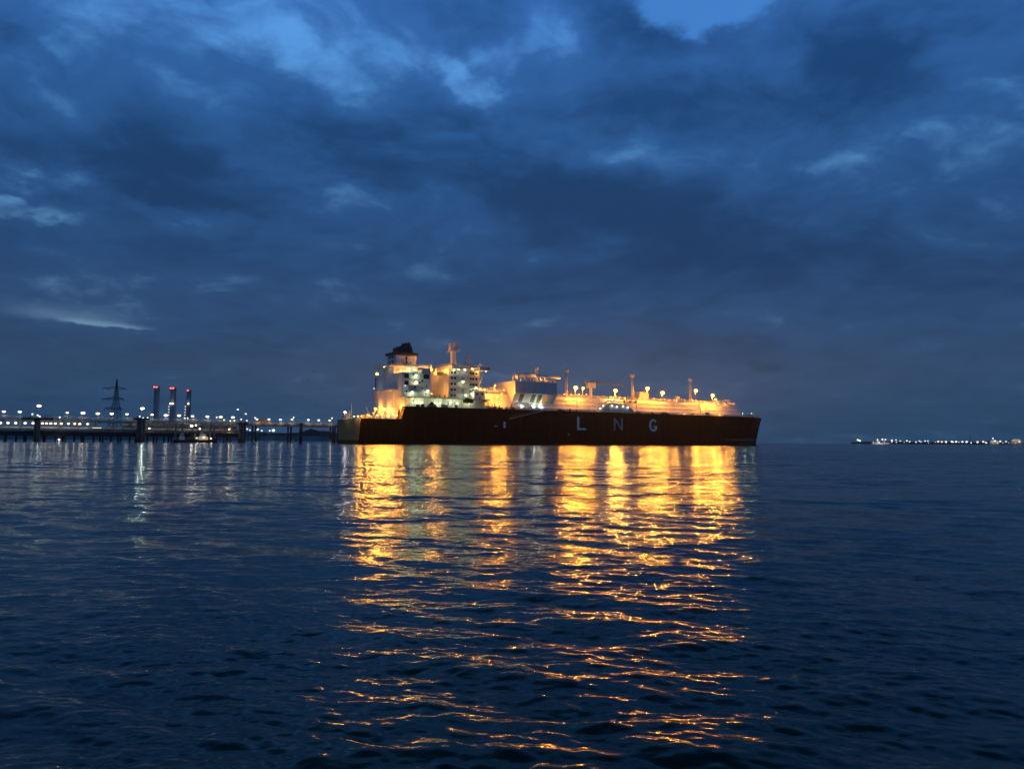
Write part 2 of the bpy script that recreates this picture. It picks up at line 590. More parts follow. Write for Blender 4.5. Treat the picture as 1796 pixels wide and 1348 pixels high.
def build_hull():
    st = [  # x, half breadth at deck, at waterline, at -4 m
        (0, 17.0, 15.2, 12.0), (10, 18.6, 16.8, 13.0), (22, 20.4, 19.2, 17.0), (40, 21.5, 21.3, 20.5), (60, 21.5, 21.5, 21.5), (120, 21.5, 21.5, 21.5),
        (200, 21.5, 21.5, 21.5), (225, 21.5, 20.8, 20.0), (245, 20.8, 18.2, 17.0), (262, 18.6, 13.6, 12.5), (275, 15.2, 8.6, 7.6),
        (285, 11.0, 4.6, 3.8), (292, 7.0, 1.7, 1.2), (297, 3.6, 0.5, 0.4), (LEN, 0.35, 0.3, 0.3)]
    xs = sorted(set([s_[0] for s_ in st] + [SS, (SS + S2) / 2, S2, S2 - .8, SS + 1.0]))
    tab = np.array(st)
    bm = bmesh.new()
    rings = []
    for x in xs:
        hd, hw, hb = (float(np.interp(x, tab[:, 0], tab[:, i])) for i in (1, 2, 3))
        if x <= SS:
            zd = ZA
        elif x >= S2:
            zd = ZD
        else:
            t = (x - SS) / (S2 - SS)
            zd = ZA + (ZD - ZA) * (t * t * (3 - 2 * t)) ** 0.7
        rake = 0.0
        if x > 285:
            rake = (x - 285) / (LEN - 285)
        zs = [zd, zd * .72, zd * .38, 2.0, 0, -4]
        ring = []
        for z in zs:
            t = max(0, z / zd)
            h = hw + (hd - hw) * t ** 1.5 if z >= 0 else hb
            xx = x - rake * (6.5 * (1 - t) ** 0.8 if z >= 0 else 5.0)
            if x < 3 and z < 3:
                h *= .96
            ring.append((xx, h, z))
        R_ = [bm.verts.new((a, -b, c)) for a, b, c in ring]
        L_ = [bm.verts.new((a, b, c)) for a, b, c in ring[::-1]]
        rings.append(R_ + L_)
    n = len(rings[0])
    for A, B in zip(rings[:-1], rings[1:]):
        for i in range(n):
            j = (i + 1) % n
            f = bm.faces.new((A[i], A[j], B[j], B[i]))
            if i != n - 1:
                f.smooth = True
    bm.faces.new(rings[0][::-1])
    bm.faces.new(rings[-1])
    bmesh.ops.recalc_face_normals(bm, faces=bm.faces[:])
    # deck edges stay sharp
    me = bpy.data.meshes.new('hull')
    bm.to_mesh(me)
    bm.free()
    m = bpy.data.materials.new('hull_paint')
    m.use_nodes = True
    nt = m.node_tree
    b = nt.nodes['Principled BSDF']
    h = G(nt)
    p = h.new('ShaderNodeTexCoord').outputs['Object']
    st_ = h.noise(h.v('MULTIPLY', p, (0.9, 0.9, 0.06)), 0.6, 6, 0.65)[0]
    pl = h.noise(h.v('MULTIPLY', p, (0.05, 0.05, 0.12)), 1.0, 3, 0.6)[0]
    col = h.ramp(st_, [(0.35, (0.030, 0.008, 0.004)), (0.6, (0.050, 0.013, 0.006)), (0.78, (0.085, 0.022, 0.008))])
    px_, py_, pz_ = h.sep(p)
    # plate seams
    fr = h.m('FRACT', h.m('MULTIPLY', px_, 1 / 12.0))
    seam = h.m('LESS_THAN', fr, 0.012)
    col = h.mix(h.m('MULTIPLY', seam, 0.5), col, (0.008, 0.005, 0.004, 1))
    # warm lamp light on the transom, put into its base colour
    col = h.mix(h.m('LESS_THAN', px_, 0.05), col, (*(0.27, 0.19, 0.07), 1))
    low = h.mr(pz_, 1.9, 2.1, 1, 0)
    col = h.mix(low, col, (0.030, 0.010, 0.007, 1))
    band = h.m('MULTIPLY', h.m('MULTIPLY', h.mr(pz_, 2.9, 3.2, 0, 1), h.mr(pz_, 4.3, 4.6, 1, 0)), h.mr(px_, 236, 262, 0, 1))  # paler band low on the shell towards the bow
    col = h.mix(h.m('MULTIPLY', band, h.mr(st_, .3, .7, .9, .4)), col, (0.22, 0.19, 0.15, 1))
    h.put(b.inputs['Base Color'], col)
    h.put(b.inputs['Roughness'], h.mr(pl, .3, .7, .62, .45))
    b.inputs['Specular IOR Level'].default_value = 0.08
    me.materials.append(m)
    o = bpy.data.objects.new('hull', me)
    C.objects.link(o)
    o.parent = ship
    mo = o.modifiers.new('edge', 'EDGE_SPLIT')
    mo.split_angle = R(35)
    return o


hull = build_hull()


def hb_at(x, z):
    """half breadth of the hull side at a station, for things fixed to the shell"""
    tab = [(0, 17.0), (10, 18.6), (22, 20.4), (40, 21.5), (225, 21.5), (245, 20.8)]
    return float(np.interp(x, [a for a, _ in tab], [b for _, b in tab]))


# --- writing and marks on the shell
letm = mat('letter_white', (0.95, 0.93, 0.88), 0.4, var=0.05)
letd = mat('letter_worn', (0.42, 0.36, 0.31), 0.6, var=0.3)


def letter(strokes, px0, px1, py0, py1, m, lab):
    x0, z1 = S(px0, py0, -21.53)
    x1, z0 = S(px1, py1, -21.53)
    b = MB()
    for poly in strokes:
        b.prism([(x0 + u * (x1 - x0), z0 + w_ * (z1 - z0)) for u, w_ in poly], 1, -21.60, -21.49)
    o = b.build('letter', m, hull)
    o['label'] = lab
    return o


letter([[(0, 0), (1, 0), (1, .15), (0, .15)], [(0, .15), (.24, .15), (.24, 1), (0, 1)]], 1012.3, 1028, 730.5, 754, letm, 'clean white letter L')
letter([[(0, 0), (.2, 0), (.2, 1), (0, 1)], [(.8, 0), (1, 0), (1, 1), (.8, 1)], [(.2, 1), (.2, .72), (.8, 0), (.8, .28)]], 1076.5, 1092.5, 732.5, 754.5, letd, 'worn dim letter N')
# G: ring segments
gs = []
outer, inner = [], []
for i in range(15):
    t = R(38 + i * (322 - 38) / 14.0)
    outer.append((.5 + .5 * math.cos(t), .5 + .5 * math.sin(t)))
    inner.append((.5 + .26 * math.cos(t), .5 + .33 * math.sin(t)))
for i in range(14):
    gs.append([outer[i], outer[i + 1], inner[i + 1], inner[i]])
gs += [[(.70, .10), (.95, .16), (.95, .46), (.70, .46)], [(.52, .36), (.70, .36), (.70, .46), (.52, .46)]]
letter(gs, 1138.4, 1153, 734, 757, letm, 'clean white letter G')
# pilot door and small plate marks
x0, z0 = S(883, 750, -21.5)
MB().box(x0, x0 + 1.3, -21.58, -21.49, z0, z0 + 3.2).build('pilot_door', white, hull)
x0, z0 = S(867, 748, -21.5)
MB().box(x0, x0 + 2.2, -21.57, -21.49, z0, z0 + .6).build('pilot_mark', grey, hull)
x0, z0 = S(996, 763, -21.5)
MB().box(x0, x0 + .8, -21.57, -21.49, z0, z0 + .9).build('load_mark', grey, hull)
# accommodation ladder along the shell
xa, za = S(894, 734, -22.1)
xb, zb = S(950, 720.5, -22.1)
b = MB()
b.hexa([(xa, -22.5, za - .25), (xb, -22.5, zb - .25), (xb, -21.6, zb - .25), (xa, -21.6, za - .25),
        (xa, -22.5, za + .1), (xb, -22.5, zb + .1), (xb, -21.6, zb + .1), (xa, -21.6, za + .1)])
for k in range(12):
    t = k / 11
    x, z = xa + (xb - xa) * t, za + (zb - za) * t
    b.tube((x, -22.5, z), (x, -22.5, z + .9), .05, n=5)
b.tube((xa, -22.5, za + .95), (xb, -22.5, zb + .95), .06, n=5)
b.build('accommodation_ladder', grey, ship)
# rub rails at the bow foot and the anchor
b = MB()
for pxa, pxb, py, zz in ((1262, 1316, 769, .45), (1240, 1300, 772.5, .25)):
    pass
xA, zA = S(1309, 744, -9)
an = MB()
an.box(xA - .25, xA + .25, -10.9, -10.3, zA - 1.8, zA + 1.2).box(xA - 1.5, xA + 1.5, -10.9, -10.3, zA - 2.2, zA - 1.6)
an.build('anchor', darkst, ship)


def rail(b, pts, h=1.1, step=2.5, r=0.05):
    """posts and three rails along a polyline"""
    for a, c in zip(pts[:-1], pts[1:]):
        a, c = Vector(a), Vector(c)
        L = (c - a).length
        n = max(1, int(L / step))
        for i in range(n + 1):
            p = a.lerp(c, i / n)
            b.tube(p, p + Vector((0, 0, h)), r, n=4, cap=False)
        for q in (h, h * .6, h * .3):
            b.tube(a + Vector((0, 0, q)), c + Vector((0, 0, q)), r * .9, n=4, cap=False)
    return b


# --- shipside rails and bulwark fittings
b = MB()
rail(b, [(1, -16.6, ZA), (10, -18.2, ZA), (SS, -19.6, ZA)], 1.2, 2.0, .07)
rail(b, [(1, -16.6, ZA), (.4, 0, ZA), (1, 16.6, ZA)], 1.2, 2.0, .07)
rail(b, [(S2 + 1, -20.2, ZD), (40, -21.3, ZD), (225, -21.3, ZD), (245, -20.5, ZD), (262, -18.3, ZD), (275, -14.9, ZD), (285, -10.7, ZD), (292, -6.7, ZD), (297, -3.3, ZD)], 1.1, 3.0, .06)
b.build('guard_rail', railm, ship)
b = MB()
rs = random.Random(3)
for px in (980, 983, 988, 1000, 1012, 1118, 1121, 1161, 1164, 1168, 1172, 1217, 1270, 733, 741, 777, 783, 800, 862, 880, 900, 1145):
    x, _ = S(px, 722, -20.6)
    w_ = rs.uniform(.4, 1.0)
    MB().box(x - w_, x + w_, -20.9, -19.9, ZD, ZD + rs.uniform(.7, 1.5)).build('mooring_bitt', darkst, ship, bevel=.1)
b.bm.free()


# --- lamps
def lamp_part(kind, px, py, y, power, post=3.0, size=.8, name='deck_lamp', along=None, lz=-0.3, ly=-0.9, out=0):
    if along is None:
        x, z = S(px, py, y)
    else:
        x = along
        y, z = SH.end(px, py, x)
    col, bm_ = {'o': ((1.0, .385, .035), bulb_o), 'w': ((.86, 1.0, .55), bulb_w), 'c': ((1.0, 1.0, .9), bulb_c)}[kind]
    b = MB()
    if post > 0:
        b.tube((x, y + .6, z - post), (x, y + .6, z + .3), .13, n=6)
    b.box(x - size * .9, x + size * .9, y + .25, y + .75, z - size * .45, z + size * .6)
    o = b.build(name, railm, ship)
    MB().ball((x, y, z), size, size * .72, 2, ry=size * .45).build('lamp_bulb', bm_, o)
    if out:                                    # added spot aimed outboard to brighten the streaks on the water
        spot((x, y + ly, z + lz), (-.25, -1, -.22), power * out, col, .4, o)
    elif power:
        light((x, y + ly, z + lz), power * (1.5 if kind == 'o' else 0.55), col, .45, o)
    return o


LW = 1.0
# aft deck floodlights against the casing
casA_y = -13.5
xsA, zc0 = SH.side(690, 717, casA_y)          # aft face station of the casing
xaft = xsA
for px, py, p in ((658.7, 716.4, 1500), (673.5, 717.3, 1300), (684.5, 717, 1300)):
    lamp_part('o', px, py, 0, p * LW, 4.5, .85, along=xaft - 2.5)
lamp_part('o', 703, 714.5, -19, 1300, 2.0, .6)
lamp_part('o', 670, 726.5, -17, 900, 0.0, .5)
lamp_part('o', 648, 729, -15.5, 500, 0, .4)
for px, py in ((662, 727.5), (690, 727), (696, 728.5), (680, 729)):
    lamp_part('w', px, py, -18, 260, 0, .38, name='rail_lamp')
lamp_part('c', 605, 722.5, 0, 900, 1.2, .7, along=-1.4, name='stern_lamp')
lamp_part('o', 628, 729.5, 0, 600, 0, .4, along=-1.2, name='stern_lamp')
lamp_part('w', 621, 730, 0, 300, 0, .32, along=-1.2, name='stern_lamp')

# --- engine casing, funnel
def zlev(py, x_px, y):
    return S(x_px, py, y)[1]


def quadbox(name, pxa, pxb, ys, yp, pyt, z0, m, parent=ship, bevel=0.12):
    """a house whose starboard face (y = ys) spans pxa..pxb and whose roof is at pyt"""
    xa = S(pxa, pyt, ys)[0]
    xb, z1 = S(pxb, pyt, ys)
    z1 = (S(pxa, pyt, ys)[1] + z1) / 2
    o = MB().box(xa, xb, ys, yp, z0, z1).build(name, m, parent, bevel=bevel)
    return o, xa, xb, z1


cas, xca, xcb, zcas = quadbox('engine_casing', 690, 716, -13.5, 14.5, 682.5, ZA, white)
up, xua, xub, zup = quadbox('upper_casing', 690.5, 733, -6.5, 7.5, 643.5, zcas, white)
low, xla, xlb, zlo = quadbox('fan_house', 691, 697, 7.7, 19.0, 662, zcas, white)
# left lower wing of the casing (port side, seen past the casing's aft face)
fun, xfa, xfb, zfu = quadbox('funnel', 693, 731, -5.6, 5.4, 622.5, zup + .5, white, bevel=.5)
xk, zk = S(693, 616.5, -5.6)
b = MB()
b.box(xfa - .8, xfb + .5, -6.3, 6.1, zfu, zk)
b.build('funnel_band', black, fun, bevel=.25)
b = MB()
zt = S(717, 602, -2)[1]
zm = S(700, 609.5, -2)[1]
L = xfb - xfa
b.box(xfa + L * .20, xfa + L * .55, -3.5, 3.5, zk, zm)
b.box(xfa + L * .30, xfa + L * .50, -2.5, 3.0, zm, zm + .8)
b.prism([(xfa + L * .50, zk), (xfa + L * .90, zk), (xfa + L * .86, zk + (zt - zk) * .45), (xfa + L * .74, zt + .5), (xfa + L * .64, zt - .2), (xfa + L * .50, zk + (zt - zk) * .4)], 1, -3.6, 3.2)
for k, (u, hgt) in enumerate(((.28, .3), (.40, .9), (.60, .8), (.68, .5), (.76, .0))):
    for yy in (-2.2, 1.6):
        b.tube((xfa + L * u, yy, zk), (xfa + L * (u - .02), yy, (zm if u < .5 else zt) + hgt * .6 - .4), .55, n=10)
b.build('exhaust_uptakes', black, fun)
# anchor emblem on the funnel side
xe, ze = S(713, 633, -5.65)
b = MB()
Y0, Y1 = -5.72, -5.55
b.box(xe - .22, xe + .22, Y0, Y1, ze - 2.4, ze + 2.3)
b.box(xe - .45, xe + .45, Y0 - .02, Y1, ze + 1.0, ze + 2.4)
b.box(xe - .6, xe + .6, Y0 - .02, Y1, ze - .9, ze - .4)
for sgn in (-1, 1):
    pts = [(0, -2.6), (1.0, -2.4), (2.0, -1.6), (2.7, -.6)]
    for (a0, c0), (a1, c1) in zip(pts[:-1], pts[1:]):
        b.prism([(xe + sgn * a0, ze + c0), (xe + sgn * a1, ze + c1), (xe + sgn * a1, ze + c1 + .6), (xe + sgn * a0, ze + c0 + .6)], 1, Y0 + .003 * a0, Y1)
    b.prism([(xe + sgn * .2, ze - .8), (xe + sgn * 1.6, ze - 1.6), (xe + sgn * 1.4, ze - 1.9), (xe + sgn * .2, ze - 1.2)], 1, Y0 - .004, Y1)
b.build('anchor_emblem', black, fun)
# louvres on the funnel's aft face, and on the fan house
for yy in (-3.6, 0.2):
    for z0, z1 in ((zup + 1.6, zup + 3.4), (zup + 4.6, zfu - .6)):
        MB().box(xfa - .08, xfa + .1, yy, yy + 2.4, z0, z1).build('louvre', darkst, fun)
for k, (py0, py1) in enumerate(((663, 669), (671, 679))):
    ya, z1 = SH.end(658, py0, xla)
    yb, z0 = SH.end(666, py1, xla)
    MB().box(xla - .1, xla + .1, yb, ya, z0, z1).build('louvre', darkst, low)
# platform round the funnel foot, running forward
xp0 = xua - 3.0
xp1 = S(757, 642, -9)[0]
b = MB()
b.box(xp0, xub + 1, -9.0, 12, zup, zup + .45)
b.box(xub + 1, xp1, -9.0, -7.6, zup, zup + .4)
rail(b, [(xp0, 11.8, zup + .4), (xp0, -8.8, zup + .4), (xp1, -8.8, zup + .4)], 1.1, 2.0, .06)
b.build('funnel_platform', railm, ship)
lamp_part('c', 673.5, 643.5, 0, 160, 0, .35, along=xp0 - .2)
lamp_part('o', 661, 656, 0, 1500, 1.5, .8, along=xla + 1.0, lz=.3)
lamp_part('o', 703, 650.5, -9.5, 1100, 0, .55)
lamp_part('w', 717.5, 646.5, -9.5, 420, 0, .55)
lamp_part('w', 726.5, 647.5, -9.5, 420, 0, .55)
lamp_part('c', 656, 681, 0, 60, 0, .28, along=xca - .5)
b = MB()
for zz in (zcas + .05,):
    b.box(xca - 1.2, xca, -13.5, 14.5, zz - .5, zz - .05)
b.box(xca - .25, xca, -13.5, 14.5, ZA + 5.6, ZA + 6.0)
b.build('casing_ledge', white, cas)
for yy in (-9, 3, 11):
    MB().box(xca - .06, xca + .1, yy, yy + 1.6, ZA, ZA + 2.3).build('casing_door', grey, cas)

# --- mid house (casing side) with balconies
YM = -18.0
mid_, xma, xmb, zmid = quadbox('engine_room_house', 705, 755.5, YM, 16, 653.5, ZD, cream)
def wall_rect(px0, py0, px1, py1, y, m, name, parent, d=.08):
    xa, z1 = S(px0, py0, y)
    xb, z0 = S(px1, py1, y)
    return MB().box(xa, xb, y - d, y + .15, min(z0, z1), max(z0, z1)).build(name, m, parent)


for r_ in ((709, 654.8, 717, 663), (743, 656, 752.5, 664.5), (709.5, 667, 716.5, 675), (698.5, 655, 703.5, 664)):
    wall_rect(*r_, YM if r_[0] > 705 else -13.5, winm, 'window', mid_)
for px, py in ((722, 684), (728, 679), (741, 681), (747, 690), (713, 686), (736, 671), (748, 677), (741, 668)):
    x, z = S(px, py, YM)
    MB().box(x - .45, x + .45, YM - .05, YM + .1, z - .5, z + .5).build('porthole', winm, mid_)
for py in (665.5, 674.5, 685.5):                       # balcony decks
    xa, z = S(719, py, YM)
    xb, _ = S(737, py, YM)
    b = MB()
    b.box(xa, xb, YM - 2.0, YM + .05, z - .22, z)
    rail(b, [(xa, YM - .1, z), (xa, YM - 1.9, z), (xb, YM - 1.9, z), (xb, YM - .1, z)], 1.0, 1.6, .05)
    b.build('balcony', cream, mid_)
for px, py, p, s_ in ((729.7, 657.5, 420, .75), (729.5, 669.8, 420, .75), (722.5, 687.5, 420, .75), (750, 685, 420, .75)):
    lamp_part('w', px, py, YM - 1.0, p, 0, s_, name='wall_lamp', ly=-.5, lz=-.5)
lamp_part('c', 710.8, 675.8, YM - .5, 20, 0, .3, name='wall_lamp')
for px, pyy in ((748, 650), (752, 650)):
    lamp_part('w', px, pyy, -9.5, 120, 0, .35, name='wall_lamp')
# roof clutter between funnel and bridge
b = MB()
xa, z = S(737, 653, -12)
b.box(xa, xa + 5, -14, -8, zmid, zmid + 2.2)
b.tube((xa + 7, -10, zmid), (xa + 7, -10, zmid + 4.5), .3)
b.tube((xa + 10, -10, zmid), (xa + 10, -10, zmid + 3.2), .22)
b.box(xa + 9, xa + 13, -13, -9, zmid, zmid + 1.6)
b.build('roof_vents', grey, mid_)

# --- lower deck house with an open promenade, running from casing to past the bridge
YL = -18.6
x0 = S(704, 700, YL)[0]
x1 = S(856, 700, YL)[0]
zpr = S(770, 697.5, YL)[1]
lowh = MB().box(x0, x1, YL + 1.0, 17, ZD, zpr - .5).build('promenade_house', cream, ship)
b = MB()
b.box(x0, x1, -21.2, 17.5, zpr - .45, zpr)
k = 0
x = x0 + 1
while x < x1:
    b.tube((x, -20.9, ZD), (x, -20.9, zpr - .4), .14, n=6)
    x += 5.2
rail(b, [(x0, -21, zpr), (x1, -21, zpr)], 1.1, 2.4, .05)
b.build('promenade_deck', railm, lowh)
for px in range(708, 800, 11):
    xa, z = S(px, 706, YL + .9)
    MB().box(xa, xa + .8, YL + .93, YL + 1.2, z - 1.9, z + .2).build('promenade_door', grey, lowh)
for px, py, p in ((728, 704, 500), (739, 706, 420), (763, 706, 420), (772, 706, 420), (790, 705.5, 420), (802, 706.5, 420), (823, 706.5, 420)):
    lamp_part('w', px, py, YL - .2, p, 0, .5, name='promenade_lamp', ly=-.8, lz=-.2)
b = MB()
xa, z = S(750, 709, -20.4)
xb, _ = S(766, 709, -20.4)
b.prism([(xa, ZD), (xb, ZD), (xb - 1.0, ZD + 1.3), (xb - 3, ZD + 2.6), (xa + 2.4, ZD + 2.4), (xa + .6, ZD + 1.2)], 1, -20.9, -19.6)
b.build('mooring_winch', black, ship, bevel=.2)

# --- accommodation block with the bridge
YF = -15.5
acc, xaa, xab, zacc = quadbox('accommodation_block', 787, 842, YF, 14, 650, zpr, cream)
zbr = S(815, 641.5, YF)[1]
wh = MB().box(xaa + 3, xab - .5, YF + 2, 12, zacc, zbr).build('wheelhouse', white, acc, bevel=.15)
b = MB()
b.box(xaa + 4, xab - .4, YF + 1.93, YF + 2.1, zacc + 1.4, zbr - .7)
b.build('bridge_windows', winm, wh)
b = MB()
b.box(xaa - .6, xab + 1, YF - 1.2, 14.5, zacc, zacc + .3)
b.box(xab - 5.0, xab + .9, YF - 9.0, YF - 1.2, zacc - .1, zacc + .35)        # bridge wing
b.box(xab - 5.0, xab - 4.8, YF - 9.0, YF - 1.2, zacc + .35, zacc + 1.5)
b.box(xab - 4.8, xab + .9, YF - 9.0, YF - 8.8, zacc + .35, zacc + 1.5)
b.box(xab - 4.2, xab + .4, YF - 8.7, YF - 6.4, zacc + 2.6, zacc + 2.9)       # wing control shelter
for q_ in (-8.6, -6.6):
    for e_ in (-4.1, .2):
        b.tube((xab + e_, YF + q_, zacc + .3), (xab + e_, YF + q_, zacc + 2.6), .12, n=5)
b.tube((xab - 1.5, YF - 8.0, zacc - .1), (xab - 1.5, YF + .1, zacc - 9.5), .28, n=6)
b.tube((xab - 1.5, YF - .05, zacc - 9.5), (xab - 1.5, YF - .05, zacc - 16), .25, n=6)
rail(b, [(xaa - .5, YF - 1.1, zacc + .3), (xab - 5, YF - 1.1, zacc + .3)], 1.1, 2, .05)
b.build('bridge_wing', white, acc)
rail_b = MB()
rail_b.box(xaa + 2.5, xab, YF + 1.6, 12.4, zbr, zbr + .25)
rail(rail_b, [(xaa + 2.6, 12, zbr + .2), (xaa + 2.6, YF + 1.8, zbr + .2), (xab, YF + 1.8, zbr + .2)], 1.1, 2, .06)
rail_b.build('monkey_island', railm, wh)
# deck edges on the starboard face and rows of small windows
H = (zacc - zpr) / 5
for k in range(1, 5):
    z = zpr + H * k
    b = MB()
    b.box(xaa, xab, YF - (2.4 if k in (2, 3) else .35), YF + .02, z - .15, z + .1)
    if k in (2, 3):
        xm = xaa + (xab - xaa) * .22
        xn = xaa + (xab - xaa) * .66
        rail(b, [(xm, YF - 2.3, z + .1), (xn, YF - 2.3, z + .1)], 1.0, 1.8, .05)
    b.build('deck_edge', white, acc)
for k in range(5):
    z = zpr + H * k + H * .42
    for u in (.10, .2, .70, .78, .88):
        x = xaa + (xab - xaa) * u
        MB().box(x - .55, x + .55, YF - .05, YF + .1, z, z + 1.1).build('window', winm, acc)
    x = xaa + (xab - xaa) * .45
    if k in (1, 3):
        MB().box(x - .5, x + .5, YF - .05, YF + .1, z - 1.2, z + 1).build('door', grey, acc)
for px, py, p, s_ in ((812, 669, 420, .9), (835, 680, 400, .8), (816.5, 692.5, 260, .7), (827, 690, 360, .8)):
    lamp_part('w', px, py, YF - 2.6, p, 0, s_, name='wall_lamp', ly=-.3, lz=-.6)
for px, py, k_, p in ((796, 648, 'w', 240), (804, 647.5, 'w', 240), (815, 648, 'c', 260), (828, 646.5, 'o', 120), (837, 652, 'o', 80), (845, 649, 'o', 120), (852, 650.5, 'w', 200), (783, 648, 'o', 200)):
    lamp_part(k_, px, py, YF - .6, p, 0, .55, name='bridge_lamp', ly=-.7)
# the orange light washing the block's after face hangs from the house forward end
lamp_part('o', 757.5, 648, -9.0, 5200, 0, .35, ly=-2.5, lz=.2)
lamp_part('o', 757.3, 690, -12.0, 1500, 0, .3, ly=-2.5, lz=.6)
b = MB()
for yy in (-12, -6, 0):
    for z in (zpr + .2,):
        b.box(xaa - .06, xaa + .1, yy, yy + 1.2, z, z + 2.1)
b.build('after_door', darkst, acc)
b = MB()
for k in range(1, 5):
    b.box(xaa - .3, xaa, YF, 14, zpr + H * k - .12, zpr + H * k + .1)
for yy in (-9.5, -3.2, 3.2):
    b.tube((xaa - .2, yy, zpr), (xaa - .2, yy, zacc), .12, n=5)
b.build('after_ledge', white, acc)
# radar mast
xm, z0 = S(794.5, 641, -6)
zmt = S(794.5, 600, -6)[1]
b = MB()
b.prism([(-.0, 0), (2.2, 0), (2.2, 2.2), (0, 2.2)], 2, zacc, zacc + (zmt - zacc) * .70)
for v_ in b.bm.verts:
    v_.co.x += xm - 1.1
    v_.co.y += -7.1
zq = S(794, 616, -6)[1]
b.box(xm - 2.6, xm + 2.4, -9.0, -3.2, zq - .3, zq)
b.box(xm - .6, xm + 2.0, -8, -4.6, zq, zmt)
b.box(xm - 2.4, xm - .7, -7.6, -5.2, zq, zq + 4.2)
b.box(xm - 2.8, xm + 2.8, -6.5, -5.9, zmt - 2.2, zmt - 1.8)
b.tube((xm + .5, -6, zmt), (xm + .5, -6, zmt + 2.4), .1)
rail(b, [(xm - 2.6, -9, zq), (xm + 2.4, -9, zq)], 1.0, 1.2, .05)
b.build('radar_mast', white, ship)
b = MB()
xm2, z2 = S(819, 640, -4)
zs2 = S(819, 616, -4)[1]
for sx_ in (-1, 1):
    for sy_ in (-1, 1):
        b.tube((xm2 + sx_ * 2.2, -5 + sy_ * 1.6, zbr), (xm2 + sx_ * .2, -5 + sy_ * .2, zs2), .13, n=5)
for t in (.25, .5, .72):
    z = zbr + (zs2 - zbr) * t
    w_ = 2.2 * (1 - t) + .2 * t
    b.box(xm2 - w_, xm2 + w_, -5 - w_ * .8, -5 + w_ * .8, z, z + .18)
b.tube((xm2, -5, zs2 - 1), (xm2, -5, zs2 + 2.5), .1, n=5)
b.build('signal_mast', railm, ship)
b = MB()
for dx_, r_ in ((-8, .9), (5.5, 1.0)):
    b.tube((xm2 + dx_, -7, zbr), (xm2 + dx_, -7, zbr + 1.6), .25)
    b.ball((xm2 + dx_, -7, zbr + 2.3), r_, r_ * 1.1)
b.build('radome', white, ship)
# small house and lifeboat beside the accommodation
dh, _, _, zdh = quadbox('store_house', 832, 851, -19.8, -15.6, 685.5, zpr, white)
for px, py in ((837, 691), (846, 691), (841.5, 699)):
    x, z = S(px, py, -19.8)
    MB().box(x - .5, x + .5, -19.87, -19.7, z - .5, z + .6).build('window', winm, dh)
xl0, zl = S(812, 702, -20.5)
xl1, _ = S(830, 702, -20.5)
lb = empty('lifeboat', (0, 0, 0))
lx, lz_ = (xl0 + xl1) / 2, zl
wp = SH.o + SH.u * lx + SH.n * -20.6
lb.location = (wp.x, wp.y, lz_)
lb.rotation_euler = (0, 0, SH.ang)
tag(lb, 'small dark enclosed lifeboat hanging beside the white bridge block of the tanker', 'lifeboat')
HL = (xl1 - xl0) / 2
b = MB()
rings = []
for t in np.linspace(-1, 1, 11):
    w_ = 1.5 * max(.04, (1 - abs(t) ** 2.6)) ** .6
    rings.append([(HL * t, -w_, .1), (HL * t, -w_ * .8, -.9), (HL * t, 0, -1.35 + .3 * abs(t) ** 3), (HL * t, w_ * .8, -.9), (HL * t, w_, .1)])
vs = [[b.bm.verts.new(p) for p in r_] for r_ in rings]
for A, B in zip(vs[:-1], vs[1:]):
    for i in range(5):
        j = (i + 1) % 5
        b.bm.faces.new((A[i], A[j], B[j], B[i]))
b.bm.faces.new(vs[0][::-1])
b.bm.faces.new(vs[-1])
b.build('boat_hull', mat('lifeboat_orange', (.22, .05, .02), .5), lb)
b = MB()
b.prism([(-HL * .85, .12), (HL * .88, .12), (HL * .7, .8), (HL * .2, 1.0), (0, 1.5), (-HL * .35, 1.5), (-HL * .75, .95)], 1, -1.15, 1.15)
b.build('boat_canopy', mat('lifeboat_canopy', (.24, .06, .025), .5), lb, bevel=.25)
b = MB()
for t in (-.6, .6):
    x = lx + HL * t
    b.tube((x, -17.5, zpr), (x, -19.2, zpr + 3.2), .22, n=6)
    b.tube((x, -19.2, zpr + 3.2), (x, -20.8, zpr + 2.6), .2, n=6)
    b.tube((x, -20.7, zpr + 2.6), (x, -20.7, lz_ + .9), .06, n=5)
b.build('davit', railm, ship)

# --- cargo trunk
TT = [S(1087, 700, -14)[1], S(1223, 705, -14)[1], S(1291, 709.6, -14)[1], S(903, 689, -14)[1]]
print('trunk tops', TT)
ZT = sum(TT[:3]) / 3
xt0 = S(851, 700, -19)[0]
xt1, _ = S(1291, 709, -14)
xt2, _ = S(1297, 727, -17)
b = MB()
poly = [(-19.6, ZD), (-19.4, ZD + 1.2), (-14.0, ZT), (14.0, ZT), (19.4, ZD + 1.2), (19.6, ZD)]
A = [b.bm.verts.new((xt0, p, z)) for p, z in poly]
B = [b.bm.verts.new((xt1, p * .93, z)) for p, z in poly]
# narrowing forward bulkhead
Cc = [b.bm.verts.new((xt2, p * .84, ZD + (z - ZD) * .12)) for p, z in poly]
for U, V in ((A, B), (B, Cc)):
    for i in range(6):
        j = (i + 1) % 6
        b.bm.faces.new((U[i], U[j], V[j], V[i]))
b.bm.faces.new(A[::-1])
b.bm.faces.new(Cc)
trunk = b.build('cargo_trunk', white, ship)
